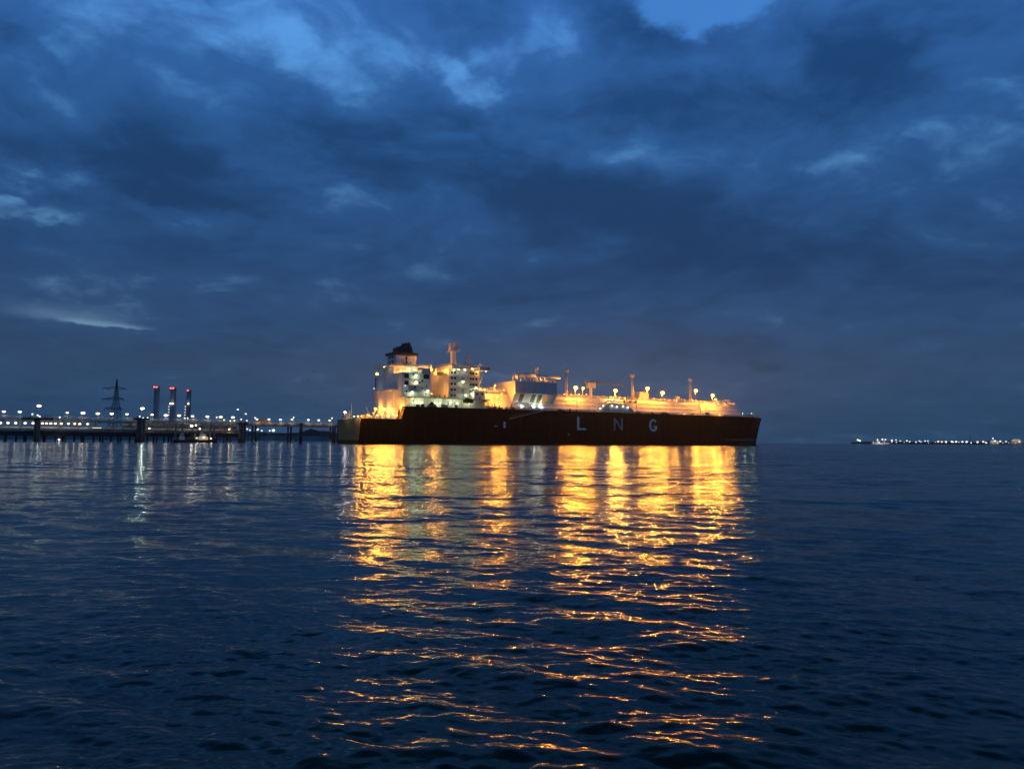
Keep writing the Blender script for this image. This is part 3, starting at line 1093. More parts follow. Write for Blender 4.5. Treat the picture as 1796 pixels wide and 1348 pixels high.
# buttress frames dividing the tanks and walkways along the side
for px in (1008, 1050, 1113, 1225):
    x, _ = S(px, 708, -17)
    b = MB()
    b.hexa([(x, -20.0, ZD), (x + .5, -20.0, ZD), (x + .5, -19, ZD), (x, -19, ZD),
            (x + 3.4, -14.3, ZT + .06), (x + 3.9, -14.3, ZT + .06), (x + 3.9, -13.6, ZT + .06), (x + 3.4, -13.6, ZT + .06)])
    b.build('trunk_frame', white, trunk)
b = MB()
zst = ZD + (ZT - ZD) * .45
for f_ in (.33, .66):
    yy = -19.4 + 5.4 * f_
    z = ZD + 1.2 + (ZT - ZD - 1.2) * f_
    b.tube((xt0 + 30, yy - .15, z + .1), (xt1 - 2, yy * .94 - .1, z + .1), .12, n=5)
b.build('side_pipe', white, trunk)
b = MB()
rail(b, [(xt0 + 2, -13.6, ZT), (xt1 - 1, -12.7, ZT)], 1.2, 3.0, .07)
rail(b, [(xt0 + 2, 13.6, ZT), (xt1 - 1, 12.7, ZT)], 1.2, 3.0, .07)
b.build('trunk_rail', railm, trunk)
b = MB()
for yy, zz, r_ in ((-7.5, 1.4, .42), (-5.6, 1.7, .5), (-2.5, 1.3, .35), (3, 1.4, .42)):
    b.tube((xt0 + 44, yy, ZT + zz), (xt1 - 12, yy, ZT + zz), r_, n=8)
x = xt0 + 46
while x < xt1 - 13:
    b.box(x, x + .4, -8.4, 4, ZT, ZT + .9)
    x += 9
b.build('cargo_pipes', white, trunk)
b = MB()
x = xt0 + 70
rs = random.Random(11)
while x < xt1 - 8:
    w_ = rs.uniform(.7, 1.8)
    hgt = rs.uniform(.9, 2.6)
    yy = rs.uniform(-11.5, -8.5)
    if rs.random() < .5:
        b.box(x, x + w_, yy, yy + w_, ZT, ZT + hgt)
    else:
        b.tube((x, yy, ZT), (x, yy, ZT + hgt), .3, n=7)
        b.tube((x - .6, yy, ZT + hgt * .7), (x + .6, yy, ZT + hgt * .7), .35, n=7)
    x += rs.uniform(2.5, 7)
b.build('deck_valves', white, trunk)
b = MB()
xa, z = S(1118, 698, -9)
xb, z1 = S(1134, 689.5, -9)
b.box(xa, xb, -11, -5, ZT, z1)
b.box(xa + 1, xb - 2, -10, -6, z1, z1 + .8)
for px, pyy in ((1188, 695), (1276, 701)):
    x, zz = S(px, pyy, -9)
    b.box(x - 1.2, x + 1.2, -10, -8, ZT, zz)
b.build('valve_house', white, trunk, bevel=.1)
# machinery house hung out over the starboard side
XA, zmt1 = S(903.5, 669, -20.5)
XB, zmt2 = S(977, 670, -20.5)
zmt_ = (zmt1 + zmt2) / 2
zmd = (S(902.6, 688, -20.5)[1] + S(973.5, 692, -20.5)[1]) / 2
zlw = (S(896, 707, -15)[1] + S(970, 712, -15)[1]) / 2
print('mach', XA, XB, zmt_, zmd, zlw, ZT)
poly = [(-20.5, zmt_), (-20.5, zmd), (-16.2, ZD + 4.2), (-20.2, ZD), (5.0, ZD), (5.0, ZT + .4), (7.5, ZT + .4), (7.5, zmt_)]
poly = [(-20.5, zmt_), (-20.5, zmd), (-16.6, ZD + 3.4), (-16.6, ZD), (5.0, ZD), (5.0, ZT + .4), (7.5, ZT + .4), (7.5, zmt_)]
mach = MB().prism(poly, 0, XA, XB).build('cargo_machinery_house', white, ship)
slope = (zmd - (ZD + 3.4)) / (-20.5 + 16.6)


def slant(pa, pb, t0, t1, m, name):
    """opening in the slanted lower wall, between pixel columns, t along the slope"""
    xa = S(pa, 695, -19)[0]
    xb = S(pb, 695, -19)[0]
    pts = []
    for off in (.16, -.03):
        for x, t in ((xa, t0), (xb, t0), (xb, t1), (xa, t1)):
            y = -20.5 + 3.9 * t
            z = zmd + (ZD + 3.4 - zmd) * t
            nrm_ = Vector((0, -(zmd - ZD - 3.4), -3.9)).normalized()
            pts.append((x, y + nrm_.y * (-off), z + nrm_.z * (-off)))
    MB().hexa(pts).build(name, m, mach)


dkw = mat('dark_recess', (.11, .085, .065), .7)
litw = mat('lit_recess', (.3, .15, .06), emit=(1.0, .42, .10), estr=.32)  # emission stands in for lamp light inside the opening
for pa, pb in ((911, 918), (931.5, 938.5), (943, 949.5), (952.5, 960)):
    slant(pa, pb, .1, .84, litw if pa > 950 else dkw, 'opening')
for pxc, p in ((912.5, 800), (934, 800), (946, 800)):
    x, z = S(pxc, 713, -17.5)
    for dx_ in (-1.4, 1.4):
        b = MB().box(x + dx_ - .4, x + dx_ + .4, -17.2, -16.6, z - .2, z + .9)
        o = b.build('wall_lamp', railm, ship)
        MB().ball((x + dx_, -17.4, z), .75, .8, 2, ry=.35).build('lamp_bulb', bulb_c, o)
    light((x, -18.6, z + .2), p * .9, (.85, 1, .8), .5, ship)
# pipework and vents on the machinery house roof
b = MB()
xg0, zg0 = S(902, 668, -16)
_, zg1 = S(906, 655.5, -16)
xg1, zg2 = S(978, 660, -16)
xs_, zs_ = S(908, 653.5, -16)
b.path([(xg0, -16, zmt_ - 2), (xg0, -16, zg1 - 1.2), (xg0 + 2.2, -16, zg1 + .4), (xg0 + 14, -16, zg1 - .1), (xg0 + 30, -16, zg1 - .9), (xg1, -16, zg2)], .75, n=10)
b.path([(xg0 + 1, -13, zmt_), (xg0 + 1, -13, zg1 - 1.5), (xg0 + 5, -13, zg1 - .8), (xg1 - 12, -13, zg2 - .4)], .45)
for px in (908, 930, 956):
    x, _ = S(px, 664, -16)
    b.tube((x, -16, zmt_), (x, -16, zg1 - .8), .3)
b.build('gas_riser', white, mach)
b = MB()
for px, w_, hgt in ((914, 1.0, 1.5), (922, 1.2, 2.2), (929, 1.6, 3.0), (934, 1.2, 1.8), (950, 1.0, 1.4), (962, 2.2, 1.1), (971, 1.4, 1.4)):
    x, _ = S(px, 668, -15)
    b.tube((x, -15, zmt_), (x, -15, zmt_ + hgt), w_ * .55)
    b.ball((x, -15, zmt_ + hgt), w_ * .75, w_ * .5)
rail(b, [(XA, -20.2, zmt_), (XB, -20.2, zmt_)], 1.0, 2.0, .05)
b.build('roof_vents', white, mach)
lamp_part('o', 905, 661, -15.2, 700, 0, .3, ly=0, lz=0)
lamp_part('o', 948, 663.5, -15.2, 900, 0, .3, ly=0, lz=0)
# lamps that wash the machinery house's after face and the trunk abaft it
xw = XA - 9
lamp_part('o', 868.5, 676, 0, 6500, 2.5, .5, along=xw, ly=0, lz=0)
lamp_part('o', 880, 690.5, 0, 3800, 0, .4, along=xw, ly=0, lz=0)
lamp_part('o', 872, 695, -20.6, 900, 4, .4)
lamp_part('o', 850, 683, -14.5, 700, 1.5, .4)
lamp_part('o', 842, 683.5, -14.5, 400, 1.5, .35)
# catwalk from bridge to machinery house
b = MB()
xc0 = S(842, 684, -13)[0]
z_ = S(860, 684.5, -13)[1]
b.box(xc0, XA, -13.4, -11.6, z_ - .3, z_)
rail(b, [(xc0, -13.3, z_), (XA, -13.3, z_)], 1.2, 2.0, .07)
x = xc0 + 3
while x < XA:
    b.tube((x, -12.5, ZD), (x, -12.5, z_ - .2), .16, n=6)
    x += 8
b.build('catwalk', white, ship)
for px, hgt in ((856, 3), (863, 2.2), (868, 2.8), (876, 2), (889, 1.8), (897, 2.8)):
    x, _ = S(px, 712, -20)
    MB().tube((x, -20, ZD + hgt * .5), (x, -20, ZD + hgt), .25, n=6).box(x - .9, x + .9, -20.4, -19.6, ZD, ZD + hgt * .5).build('fairlead', darkst, ship)

# --- vent masts
for px, pyt, pyb, w_ in ((941, 643, 668, .95), (993.5, 647, 694, 1.05), (1109, 656, 699, 1.0), (1210.5, 663, 704, .95)):
    x, zt_ = S(px, pyt, -10)
    z0 = ZT if px > 950 else zmt_
    b = MB()
    r_ = w_ * (.74 + .1 * (px > 1000))
    b.tube((x, -10, z0), (x, -10, zt_ - 1.2), r_, r_, n=14)
    b.lathe([(r_ * 1.0, -2.2), (r_ * 1.75, -1.7), (r_ * 1.85, -.2), (r_ * 1.6, 0)], (x, -10, zt_), 14)
    zz = z0 + 2
    for k in range(3):
        b.tube((x - .1, -10, z0 + (zt_ - z0) * (.25 + .2 * k)), (x - .1, -10, z0 + (zt_ - z0) * (.25 + .2 * k) + .15), r_ * 1.18, n=14)
    b.tube((x - r_ - .5, -10.6, z0), (x - r_ - .5, -10.6, zt_ - 2), .12, n=5)
    b.tube((x + 2.6, -10, z0), (x + .2, -10, z0 + (zt_ - z0) * .35), .2, n=6)
    b.build('vent_mast', white, ship)

# --- big sodium floodlights along the trunk
for px, py, p, post in ((1010, 679.5, 9500, 5.5), (1023, 680, 2200, 5), (1079.5, 684.7, 8500, 5), (1135.5, 681, 11000, 7), (1162, 688.6, 8000, 4.5),
                        (1220.5, 684.7, 9000, 7), (1250, 693, 11000, 5), (1255.5, 700, 1500, 3)):
    lamp_part('o', px, py, -16.5, p * .6, post, 1.4 if p > 3000 else .7, name='floodlight', ly=-.9, lz=-.6)
lamp_part('o', 1237.6, 710.5, -20.6, 3400, 6, .95, name='floodlight', ly=-.2, lz=0)
for px, py in ((1216, 727), (1200, 726), (1262, 727)):
    lamp_part('o', px, py, -20.4, 350, 0, .35, name='rail_lamp')
b = MB()
x, z = S(1241, 720, -20.6)
b.box(x - 1.3, x + 1.3, -20.9, -20, ZD, ZD + 2.2)
b.build('locker', grey, ship)
# added small lamps between the floodlights, aimed outboard to widen the water streaks
rs = random.Random(21)
for a_, b_, n_ in ((986, 1046, 5), (1064, 1096, 3), (1116, 1186, 6), (1206, 1290, 7)):
    for q_ in range(n_):
        px = a_ + (b_ - a_) * (q_ + rs.uniform(.2, .8)) / n_
        zt_ = 690.5 + (px - 990) * .055 + rs.uniform(-1.5, 1.5)
        lamp_part('o', px, zt_, rs.uniform(-13.5, -9), rs.uniform(1600, 4200), 2.5, .34, name='deck_lamp', ly=-.5, lz=0, out=3.4)
for px, py, p in ((634, 729, 900), (645, 727, 1100), (655, 724, 900), (667, 722, 1100), (679, 722, 1100), (691, 720, 900), (868, 683, 1800), (884, 684, 1600), (896, 690, 1200)):  # more added lamps, aft and by the machinery house, feeding the water streaks
    lamp_part('o', px, py, -14 if px < 700 else -15.5, p, 2.0, .34, name='deck_lamp', ly=-.5, out=3.4)
# --- hose crane
x, z0 = S(1036, 694, -9)
_, z1 = S(1036, 669, -9)
xe_, ze_ = S(1095, 676, -9)
b = MB()
b.tube((x, -9, ZT), (x, -9, z1 - 1.5), 1.0, .8, n=12)
b.box(x - 2.2, x + 2.6, -10.6, -7.4, z1 - 3.8, z1 - .6)
b.build('crane_post', white, ship)
b = MB()
b.hexa([(x - 4.4, -9.6, z1 - 1.1), (xe_, -9.2, ze_ - .2), (xe_, -8.8, ze_ - .2), (x - 4.4, -8.4, z1 - 1.1),
        (x - 4.4, -9.6, z1), (xe_, -9.2, ze_ + .2), (xe_, -8.8, ze_ + .2), (x - 4.4, -8.4, z1)])
b.tube((x + .5, -9, z1 + .8), (xe_ - 4, -9, ze_ + .5), .12)
b.tube((x + 1, -9, z1 - .2), (x + 1, -9, z1 + 1), .3)
b.tube((xe_ - 1, -9, ze_), (xe_ - 1, -9, ze_ - 4), .07)
b.build('crane_jib', grey, ship)
# --- loading manifold
xm0, _ = S(1049, 715, -20)
xm1, _ = S(1111, 715, -20)
zq = S(1080, 708, -20)[1]
b = MB()
b.prism([(xm0, ZD), (xm1, ZD), (xm1 - 1, ZD + 2.2), (xm1 - 7, zq), (xm0 + 7, zq), (xm0 + 1, ZD + 2.2)], 1, -20.6, -15)
b.box(xm0 + 8, xm1 - 12, -19.5, -14.5, zq + .1, zq + .5)
rail(b, [(xm0 + 8, -20.4, zq), (xm1 - 8, -20.4, zq)], 1.0, 2, .05)
b.build('manifold_platform', grey, ship)
b = MB()
for k in range(5):
    x = xm0 + 10 + k * 4.4
    b.tube((x, -20.2, zq + 1.5), (x, -12, zq + 1.8), .5, n=10)
    b.tube((x, -20.6, zq + 1.5), (x, -20.2, zq + 1.5), .8, n=12)
    b.tube((x, -17, zq + 1.6), (x, -17, zq + 3.6), .28)
    b.tube((x, -17.4, zq + 3.5), (x, -16.6, zq + 3.5), .55, n=10)
b.build('loading_arms_flange', grey, ship)
for px, py, p in ((1062, 701.5, 380), (1074, 701, 420), (1084, 702, 380), (1058, 711.5, 420), (1073.5, 711, 420), (1082, 713, 300), (1093, 712, 420), (1101, 714, 420), (1053, 716, 250)):
    lamp_part('c', px, py, -20.9, p * .28, 0, .6, name='manifold_lamp', ly=-.6)
# --- forecastle
b = MB()
for px, w_ in ((1298, 1.6), (1305, 1.1), (1311, 1.6), (1317, 1.0)):
    x, _ = S(px, 728, -8)
    b.tube((x, -9, ZD + 1), (x, -6, ZD + 1), w_ * .7, n=10)
    b.box(x - w_, x + w_, -9.3, -8.6, ZD, ZD + 1.4)
b.build('windlass', mat('windlass_paint', (.42, .4, .34), .5), ship)
b = MB()
x, zt_ = S(1322.5, 722, -2)
b.tube((x, -2, ZD), (x, -2, zt_), .8, .6, n=10)
x, zt_ = S(1329.5, 724.5, -1)
b.tube((x, -1, ZD), (x, -1, zt_), .35, n=8)
x, zt_ = S(1272, 700, -8)
b.tube((x, -8, ZT), (x, -8, zt_), .5, n=8)
b.build('bow_post', white, ship)
lamp_part('w', 1303, 724.5, -12, 420, 2, .3, name='bow_lamp')
lamp_part('w', 1318, 724.5, -6, 300, 2, .3, name='bow_lamp')
# --- aft mooring deck gear
b = MB()
rs = random.Random(5)
for px in (640, 646, 653, 663, 671, 681, 690, 697):
    x, _ = S(px, 731, -15)
    w_ = rs.uniform(.6, 1.5)
    yy = rs.uniform(-15, -12)
    b.tube((x, yy, ZA + .9), (x, yy + 2.4, ZA + .9), w_ * .7, n=9)
    b.box(x - w_ * .5, x + w_ * .5, yy - .5, yy, ZA, ZA + w_ + .8)
    b.tube((x + 1, yy - 1, ZA), (x + 1, yy - 1, ZA + rs.uniform(1, 3)), .16, n=5)
b.build('mooring_winches', mat('winch_paint', (.45, .43, .38), .5), ship)
b = MB()
yy, zt_ = SH.end(613, 720, 4)
b.tube((4, yy, ZA), (4, yy, zt_), .45, n=8)
yy, zt_ = SH.end(616.6, 706, 3)
b.tube((3, yy, ZA), (3, yy, zt_), .16, n=6)
yy, zt_ = SH.end(650, 713, xca - 6)
b.tube((xca - 6, yy, ZA), (xca - 8, yy + 1, zt_), .22, n=6)
b.build('stern_post', white, ship)
b = MB()
yy, zt_ = SH.end(605, 722, 4)
b.box(3.2, 6, yy - 2, yy + 2, ZA, zt_ - .4)
b.build('stern_locker', white, ship)

# ------------------------------------------------------------------ the jetty to the left
JF = Frame(-265, 400, math.atan2(110, 149.2))
JS = JF.side
jetty = tag(empty('jetty', JF.o, JF.ang), 'long low concrete jetty on dark piles carrying a lit pipe rack above the water', 'jetty')
xl = JS(-90, 750, 0)[0]
xr = JS(431, 750, 0)[0]
zb0 = (JS(40, 764, 0)[1] + JS(380, 766, 0)[1]) / 2
zb1 = (JS(40, 753.5, 0)[1] + JS(380, 757, 0)[1]) / 2
zw = (JS(40, 732, 0)[1] + JS(222, 735, 0)[1] + JS(400, 739.5, 0)[1]) / 3
print('jetty', xl, xr, zb0, zb1, zw)
MB().box(xl, xr, -1.5, 9, zb1 - .9, zb1).build('deck', concrete, jetty)
b = MB()
b.box(xl, xr, -.9, .3, zb0, zb1 - .9).box(xl, xr, 7, 8.2, zb0, zb1 - .9)
x = xl + 2
while x < xr:
    b.box(x, x + 1.0, .3, 7, zb0 + .2, zb1 - .9)
    x += 6
b.build('beam', mat('dark_beam', (.05, .045, .04), .8), jetty)
rs = random.Random(2)
x = xl + 2.5
k = 0
while x < xr - 1 and k < 98:
    for yy in ((-.3, 7.4) if k % 3 else (-.3,)):
        k += 1
        MB().tube((x + rs.uniform(-.3, .3), yy, -3), (x + rs.uniform(-.2, .2), yy, zb0 + .1), .5, n=8).build('pile', wetconc, jetty)
    x += 4.4 + rs.uniform(-.5, .5)
b = MB()
b.box(xl, xr, .3, 3.4, zw - .35, zw)
b.build('walkway', concrete, jetty)
b = MB()
rail(b, [(xl, .4, zw), (xr, .4, zw)], 1.1, 3.0, .06)
b.build('walkway_rail', railm, jetty)
x = xl + 3
k = 0
while x < xr and k < 40:
    k += 1
    b = MB()
    b.box(x - .22, x + .22, .6, 1.0, zb1, zw - .35)
    b.box(x - .22, x + .22, 6.2, 6.6, zb1, zw - .35)
    b.box(x - .25, x + .25, .5, 6.8, zw - 2.5, zw - 2.15)
    b.build('rack_frame', grey, jetty)
    x += 9
for yy, zz, r_ in ((1.6, zb1 + 1.0, .75), (3.6, zb1 + 1.1, .85), (5.6, zb1 + 1.0, .7), (2.0, zw - 1.45, .6), (4.4, zw - 1.5, .6)):
    MB().tube((xl, yy, zz), (xr - 2, yy, zz), r_, n=10).build('pipe', pipem, jetty)
# a lit curtain wall behind the pipes on the seaward half
xc = JS(215, 750, 8)[0]
b = MB()
b.box(xc, xr - 3, 7.6, 7.9, zb1, zw - 2.2)
x = xc
while x < xr - 3:
    b.box(x, x + .25, 7.45, 7.6, zb1, zw - 2.2)
    x += 2.4
b.build('wind_wall', mat('wind_wall_sheet', (.5, .4, .28), .7, var=.3), jetty)
for px in (308, 320, 369, 376):
    x, _ = JS(px, 750, -1.9)
    _, z1 = JS(px, 741, -1.9)
    MB().box(x - .4, x + .4, -2.3, -1.5, .0, z1).build('fender_post', concrete, jetty)
xa, za = JS(386, 754, -1.0)
b = MB()
for k in range(3):
    x, _ = JS(386 + k * 8, 750, .2)
    b.tube((x, .1, zb1), (x + 4.5, .1, zw - .5), .16, n=5)
b.build('brace', grey, jetty)

# dolphins
dolphin_labels = {66: 'dark mooring dolphin at the left end of the jetty, with a wide flat cap', 248: 'dark round mooring dolphin below the tall bright jetty lamp',
                  425: 'broad dark dolphin where the jetty meets the thin walkway bridge', 341: 'low dark breasting dolphin behind the small lit workboat'}
for px, wt_, capw, pytop in ((66, 1.5, 7.0, 729.5), (248, 2.4, 4.0, 730), (425, 2.2, 3.2, 738.5), (341, 2.0, 2.6, 753)):
    x, zt_ = JS(px, pytop, -3.5)
    wp = JF.o + JF.u * x + JF.n * -3.6
    d = empty('mooring_dolphin', (wp.x, wp.y, 0), JF.ang)
    tag(d, dolphin_labels[px], 'dolphin', 'mooring dolphins in front of the jetty')
    b = MB()
    b.lathe([(wt_, -3), (wt_, zt_ * .35), (wt_ * .96, zt_ * .36), (wt_ * .9, zt_ - 2.2), (wt_ * 1.05, zt_ - 2.0)], (0, 0, 0), 16)
    b.build('column', mat('dolphin_concrete', (.07, .06, .052), .85, var=.4), d)
    MB().box(-capw, capw, -2.6, 2.6, zt_ - 2.0, zt_ - .9).build('cap', mat('dolphin_cap', (.09, .085, .08), .8, var=.3), d, bevel=.15)
    b = MB()
    rail(b, [(-capw + .2, -2.5, zt_ - .9), (capw - .2, -2.5, zt_ - .9)], 1.0, 1.6, .05)
    b.build('guard_rail', railm, d)
    b = MB()
    for s_ in (-1, 1):
        b.tube((s_ * capw * .5, -1, zt_ - .9), (s_ * capw * .5, -1, zt_ - .1), .4, .55, n=10)
    b.build('bollard', darkst, d)
    b = MB()
    for s_ in (-.3, .3):
        b.tube((s_, -wt_ - .15, 0), (s_, -wt_ - .15, zt_ - 1), .06, n=5)
    for q in range(14):
        z = q * (zt_ - 1) / 14
        b.tube((-.3, -wt_ - .15, z), (.3, -wt_ - .15, z), .04, n=4)
    b.build('ladder', railm, d)


def lampthing(name, F_, px, py, y, zbase, bulb, size, label, cat, group, power=0, col=(1, 1, .9), arm=True, postm=None):
    x, z = F_.side(px, py, y)
    wp = F_.o + F_.u * x + F_.n * y
    r = empty(name, (wp.x, wp.y, zbase), F_.ang)
    tag(r, label, cat, group)
    h = z - zbase
    b = MB()
    b.tube((0, .9 if arm else .25, 0), (0, .9 if arm else .25, h + size * .5), .11, .08, n=6)
    if arm:
        b.tube((0, .9, h + size * .45), (0, -.2, h + size * .62), .07, n=5)
    b.build('lamp_post', postm or darkst, r)
    hd = MB().box(-size * .75, size * .75, -.35, .35, h + size * .42, h + size * .66).build('lamp_head', grey, r, bevel=.04)
    MB().ball((0, -.1, h), size, size * .62, 2, ry=size * .5).build('lamp_bulb', bulb, hd)
    if power:
        light((0, -1.9, h - 1.4), power * .13, col, .4, r)
    return r


px_up = [6.7, 34.7, 118, 145.6, 171.6, 196, 222.5, 266.8, 290.8, 314, 337.6, 363.6, 387, 408.4]
py_up = [721.5, 722, 723.5, 724, 725, 725.3, 726, 727, 728, 728.5, 729.5, 730.3, 731, 731.5]
vis = 0
rl = random.Random(4)
for px, py in zip(px_up, py_up):
    if px < 0:
        lab = 'white lamp on the jetty walkway just beyond the left picture edge'
    else:
        lab = f'bright lamp on a post along the jetty walkway, {ORD[vis]} from the left'
        vis += 1
    lampthing('jetty_lamp', JF, px, py, 1.2, zw, (bulb_warm, bulb_c, bulb_w, bulb_warm, bulb_c)[vis % 5], rl.uniform(.8, 1.2), lab, 'lamp', 'lamps on posts along the jetty walkway', rl.uniform(600, 1300), (1, .9, .68))
# tall lamps on dolphins and landing
tall = [(68.5, 711.5, 2600, 'tall bright lamp standing above the left end dolphin of the jetty', (.86, 1, .9)), (249.5, 716, 9000, 'tallest brightest lamp above the round dolphin, greenish white', (.8, 1, .72)),
        (417, 718, 900, 'tall thin white lamp column beside the landing of the walkway bridge', (1, 1, .9)), (431, 725.5, 500, 'small greenish lamp right of the tall lamp column at the bridge landing', (.8, 1, .7))]
for px, py, p, lab, col in tall:
    lampthing('tall_lamp', JF, px, py, -1.2, zw, bulb_c, 1.15 if px < 300 else .6, lab, 'lamp', 'taller lamps above the dolphins', p, col)
sm = [(56.8, 726, 'c'), (66, 728, 'c'), (69.5, 730, 'c'), (104.7, 731.5, 'c'), (245, 730, 'c'), (251, 733, 'c'), (259, 732.5, 'w'), (324, 733, 'w'), (329, 733, 'w'), (380, 731.5, 'c'), (393, 736, 'w'), (404, 738, 'w'), (411, 737.5, 'w'), (423, 735, 'c'), (433, 737.5, 'c')]
for i, (px, py, k_) in enumerate(sm):
    x, z = JS(px, py, -1.3)
    wp = JF.o + JF.u * x + JF.n * -1.3
    r = empty('marker_lamp', (wp.x, wp.y, z - 1.0), JF.ang)
    tag(r, f'tiny white marker lamp among the jetty fittings, {ORD[i]} from the left', 'lamp', 'marker lamps on the jetty fittings')
    MB().tube((0, 0, -1.6), (0, 0, .8), .08, n=5).build('lamp_post', railm, r)
    MB().ball((0, 0, 1), .42, .38, 2).build('lamp_bulb', {'c': bulb_c, 'w': bulb_w}[k_], r)
# lower row of bulkhead lamps under the walkway
px_lo = [.7, 14, 27.4, 44, 58, 74.5, 81.5, 89, 97, 107.5, 120, 131, 140, 153.6]
for i, px in enumerate(px_lo):
    py = 741.3 + i * .15
    x, z = JS(px, py, .1)
    wp = JF.o + JF.u * x + JF.n * .05
    r = empty('bulkhead_lamp', (wp.x, wp.y, z), JF.ang)
    tag(r, f'white lamp under the walkway in the lower row of the jetty, {ORD[i]} from the left', 'lamp', 'lower row of lamps under the jetty walkway')
    MB().box(-.5, .5, 0, .25, .25, .6).box(-.08, .08, .05, .2, .6, zw - z - .3).build('lamp_bracket', grey, r)
    MB().ball((0, -.1, 0), .72, .5, 2, ry=.4).build('lamp_bulb', bulb_warm if i > 4 else bulb_c, r)
    light((0, -.7, -.2), 45, (1, .85, .6), .3, r)
for i, (px, py, p, lab) in enumerate(((103.5, 771, 60, 'white lamp just above the water among the jetty piles'), (336, 746.5, 160, 'bright white lamp hanging under the walkway beside the low dolphin'), (343.5, 745.5, 200, 'orange lamp under the walkway above the low dolphin'),
                                     (262, 751, 60, 'tiny white lamp low on the wind wall right of the round dolphin'), (402, 752.5, 200, 'warm lamp washing the wind wall near the bridge landing'), (350.5, 752, 60, 'tiny lamp low right of the low dolphin'))):
    x, z = JS(px, py, -1.9)
    wp = JF.o + JF.u * x + JF.n * -1.9
    r = empty('work_lamp', (wp.x, wp.y, z), JF.ang)
    tag(r, lab, 'lamp', 'work lamps low on the jetty')
    b = MB()
    b.box(-.4, .4, .2, .5, .1, .6)
    b.tube((0, .4, .3), (0, 1.5, .3), .1, n=5)
    b.build('lamp_bracket', grey, r)
    o_ = i in (2, 4)
    MB().ball((0, 0, 0), .95 if i == 1 else .5, .7 if i == 1 else .45, 2, ry=.4).build('lamp_bulb', bulb_warm if o_ else bulb_c, r)
    light((0, -.7, 0), p, (1, .75, .4) if o_ else (1, 1, .85), .3, r)
# thin white light strip fixtures on deck
for i, px in enumerate((170,)):
    x, z = JS(px, 750.3, -1.6)
    wp = JF.o + JF.u * x + JF.n * -1.6
    r = empty('strip_lamp', (wp.x, wp.y, z), JF.ang)
    tag(r, 'long thin strip lamp low along the deck edge of the jetty', 'lamp')
    MB().box(-2.4, 2.4, 0, .3, -.1, .35).build('lamp_housing', grey, r)
    MB().box(-2.3, 2.3, -.08, 0, -.05, .2).build('lamp_tube', bulb_warm, r)

# walkway bridge from jetty to the berth
x0b, x1b = xr - 1.0, JS(640, 745, 0)[0]
zbr1 = (JS(450, 741, 0)[1] + JS(580, 744, 0)[1]) / 2
zbr0 = zbr1 - 2.1
wb = tag(empty('walkway_bridge', JF.o, JF.ang), 'thin steel walkway bridge running from the jetty towards the stern of the tanker', 'bridge')
b = MB()
b.box(x0b, x1b, .2, 3.2, zbr0, zbr0 + .4).box(x0b, x1b, 0, .3, zbr1 - .35, zbr1).box(x0b, x1b, 3.1, 3.4, zbr1 - .35, zbr1)
x = x0b
i = 0
while x < x1b - 2.2:
    for yy in (.15, 3.25):
        b.tube((x, yy, zbr0 + .3), (x + 2.2, yy, zbr1 - .2) if i % 2 else (x, yy, zbr1 - .2), .11, n=5)
        b.tube((x + 2.2, yy, zbr0 + .3), (x, yy, zbr1 - .2), .09, n=5)
    x += 2.2
    i += 1
b.build('truss', pipem, wb)
MB().box(x0b, x1b, -.14, -.02, zbr0 + .35, zbr1 - .5).build('girder', mat('girder_red', (.34, .19, .13), .7, var=.25), wb)
b = MB()
rail(b, [(x0b, .1, zbr1), (x1b, .1, zbr1)], 1.1, 3, .06)
b.build('walkway_rail', railm, wb)
for px in (508, 582, 590, 446):
    x, _ = JS(px, 750, 1.7)
    for dx_ in (-1.2, 1.2):
        MB().tube((x + dx_, 1.7 + dx_ * .5, -3), (x + dx_, 1.7 + dx_ * .5, zbr0), .55, n=9).build('pier', wetconc, wb)
xx, zz = JS(455, 737, 3.6)
cb = MB().box(0, 6.5, 0, 2.5, 0, 2.6).build('control_cabin', mat('cabin_orange', (.42, .16, .06), .6), wb)
cb.location = (xx, 3.7, zbr1 - .3)
xd, zd_ = JS(527.8, 743, -2)
wp = JF.o + JF.u * xd + JF.n * -2.2
d = empty('mooring_dolphin', (wp.x, wp.y, 0), JF.ang)
tag(d, 'slim dark monopile dolphin standing in front of the walkway bridge', 'dolphin', 'mooring dolphins in front of the jetty')
MB().tube((0, 0, -3), (0, 0, zd_), 1.15, n=14).build('column', wetconc, d)
MB().tube((0, 0, zd_), (0, 0, zd_ + .35), 1.35, n=14).build('cap', darkst, d)
for i, (px, py) in enumerate(((450.6, 735), (471.5, 735), (491.7, 735.7), (512, 735.5), (540.7, 736), (559, 736.5), (578, 737))):
    lampthing('bridge_lamp', JF, px, py, .6, zbr1, bulb_c if i % 3 else bulb_warm, .85, f'bright lamp on a short post on the walkway bridge, {ORD[i]} from the left', 'lamp', 'lamps along the walkway bridge', 1000 * LW, (1, .92, .72))
for i, (px, py) in enumerate(((447.5, 732.5), (515, 732), (582.3, 733))):
    x, z = JS(px, py, 2.6)
    wp = JF.o + JF.u * x + JF.n * 2.6
    r = empty('marker_lamp', (wp.x, wp.y, zbr1), JF.ang)
    tag(r, f'tiny marker lamp above the walkway bridge rail, {ORD[i]} from the left', 'lamp', 'marker lamps above the bridge')
    MB().tube((0, 0, -.2), (0, 0, z - zbr1), .08, n=5).build('lamp_post', railm, r)
    MB().ball((0, 0, z - zbr1), .45, .4, 2).build('lamp_bulb', bulb_c, r)
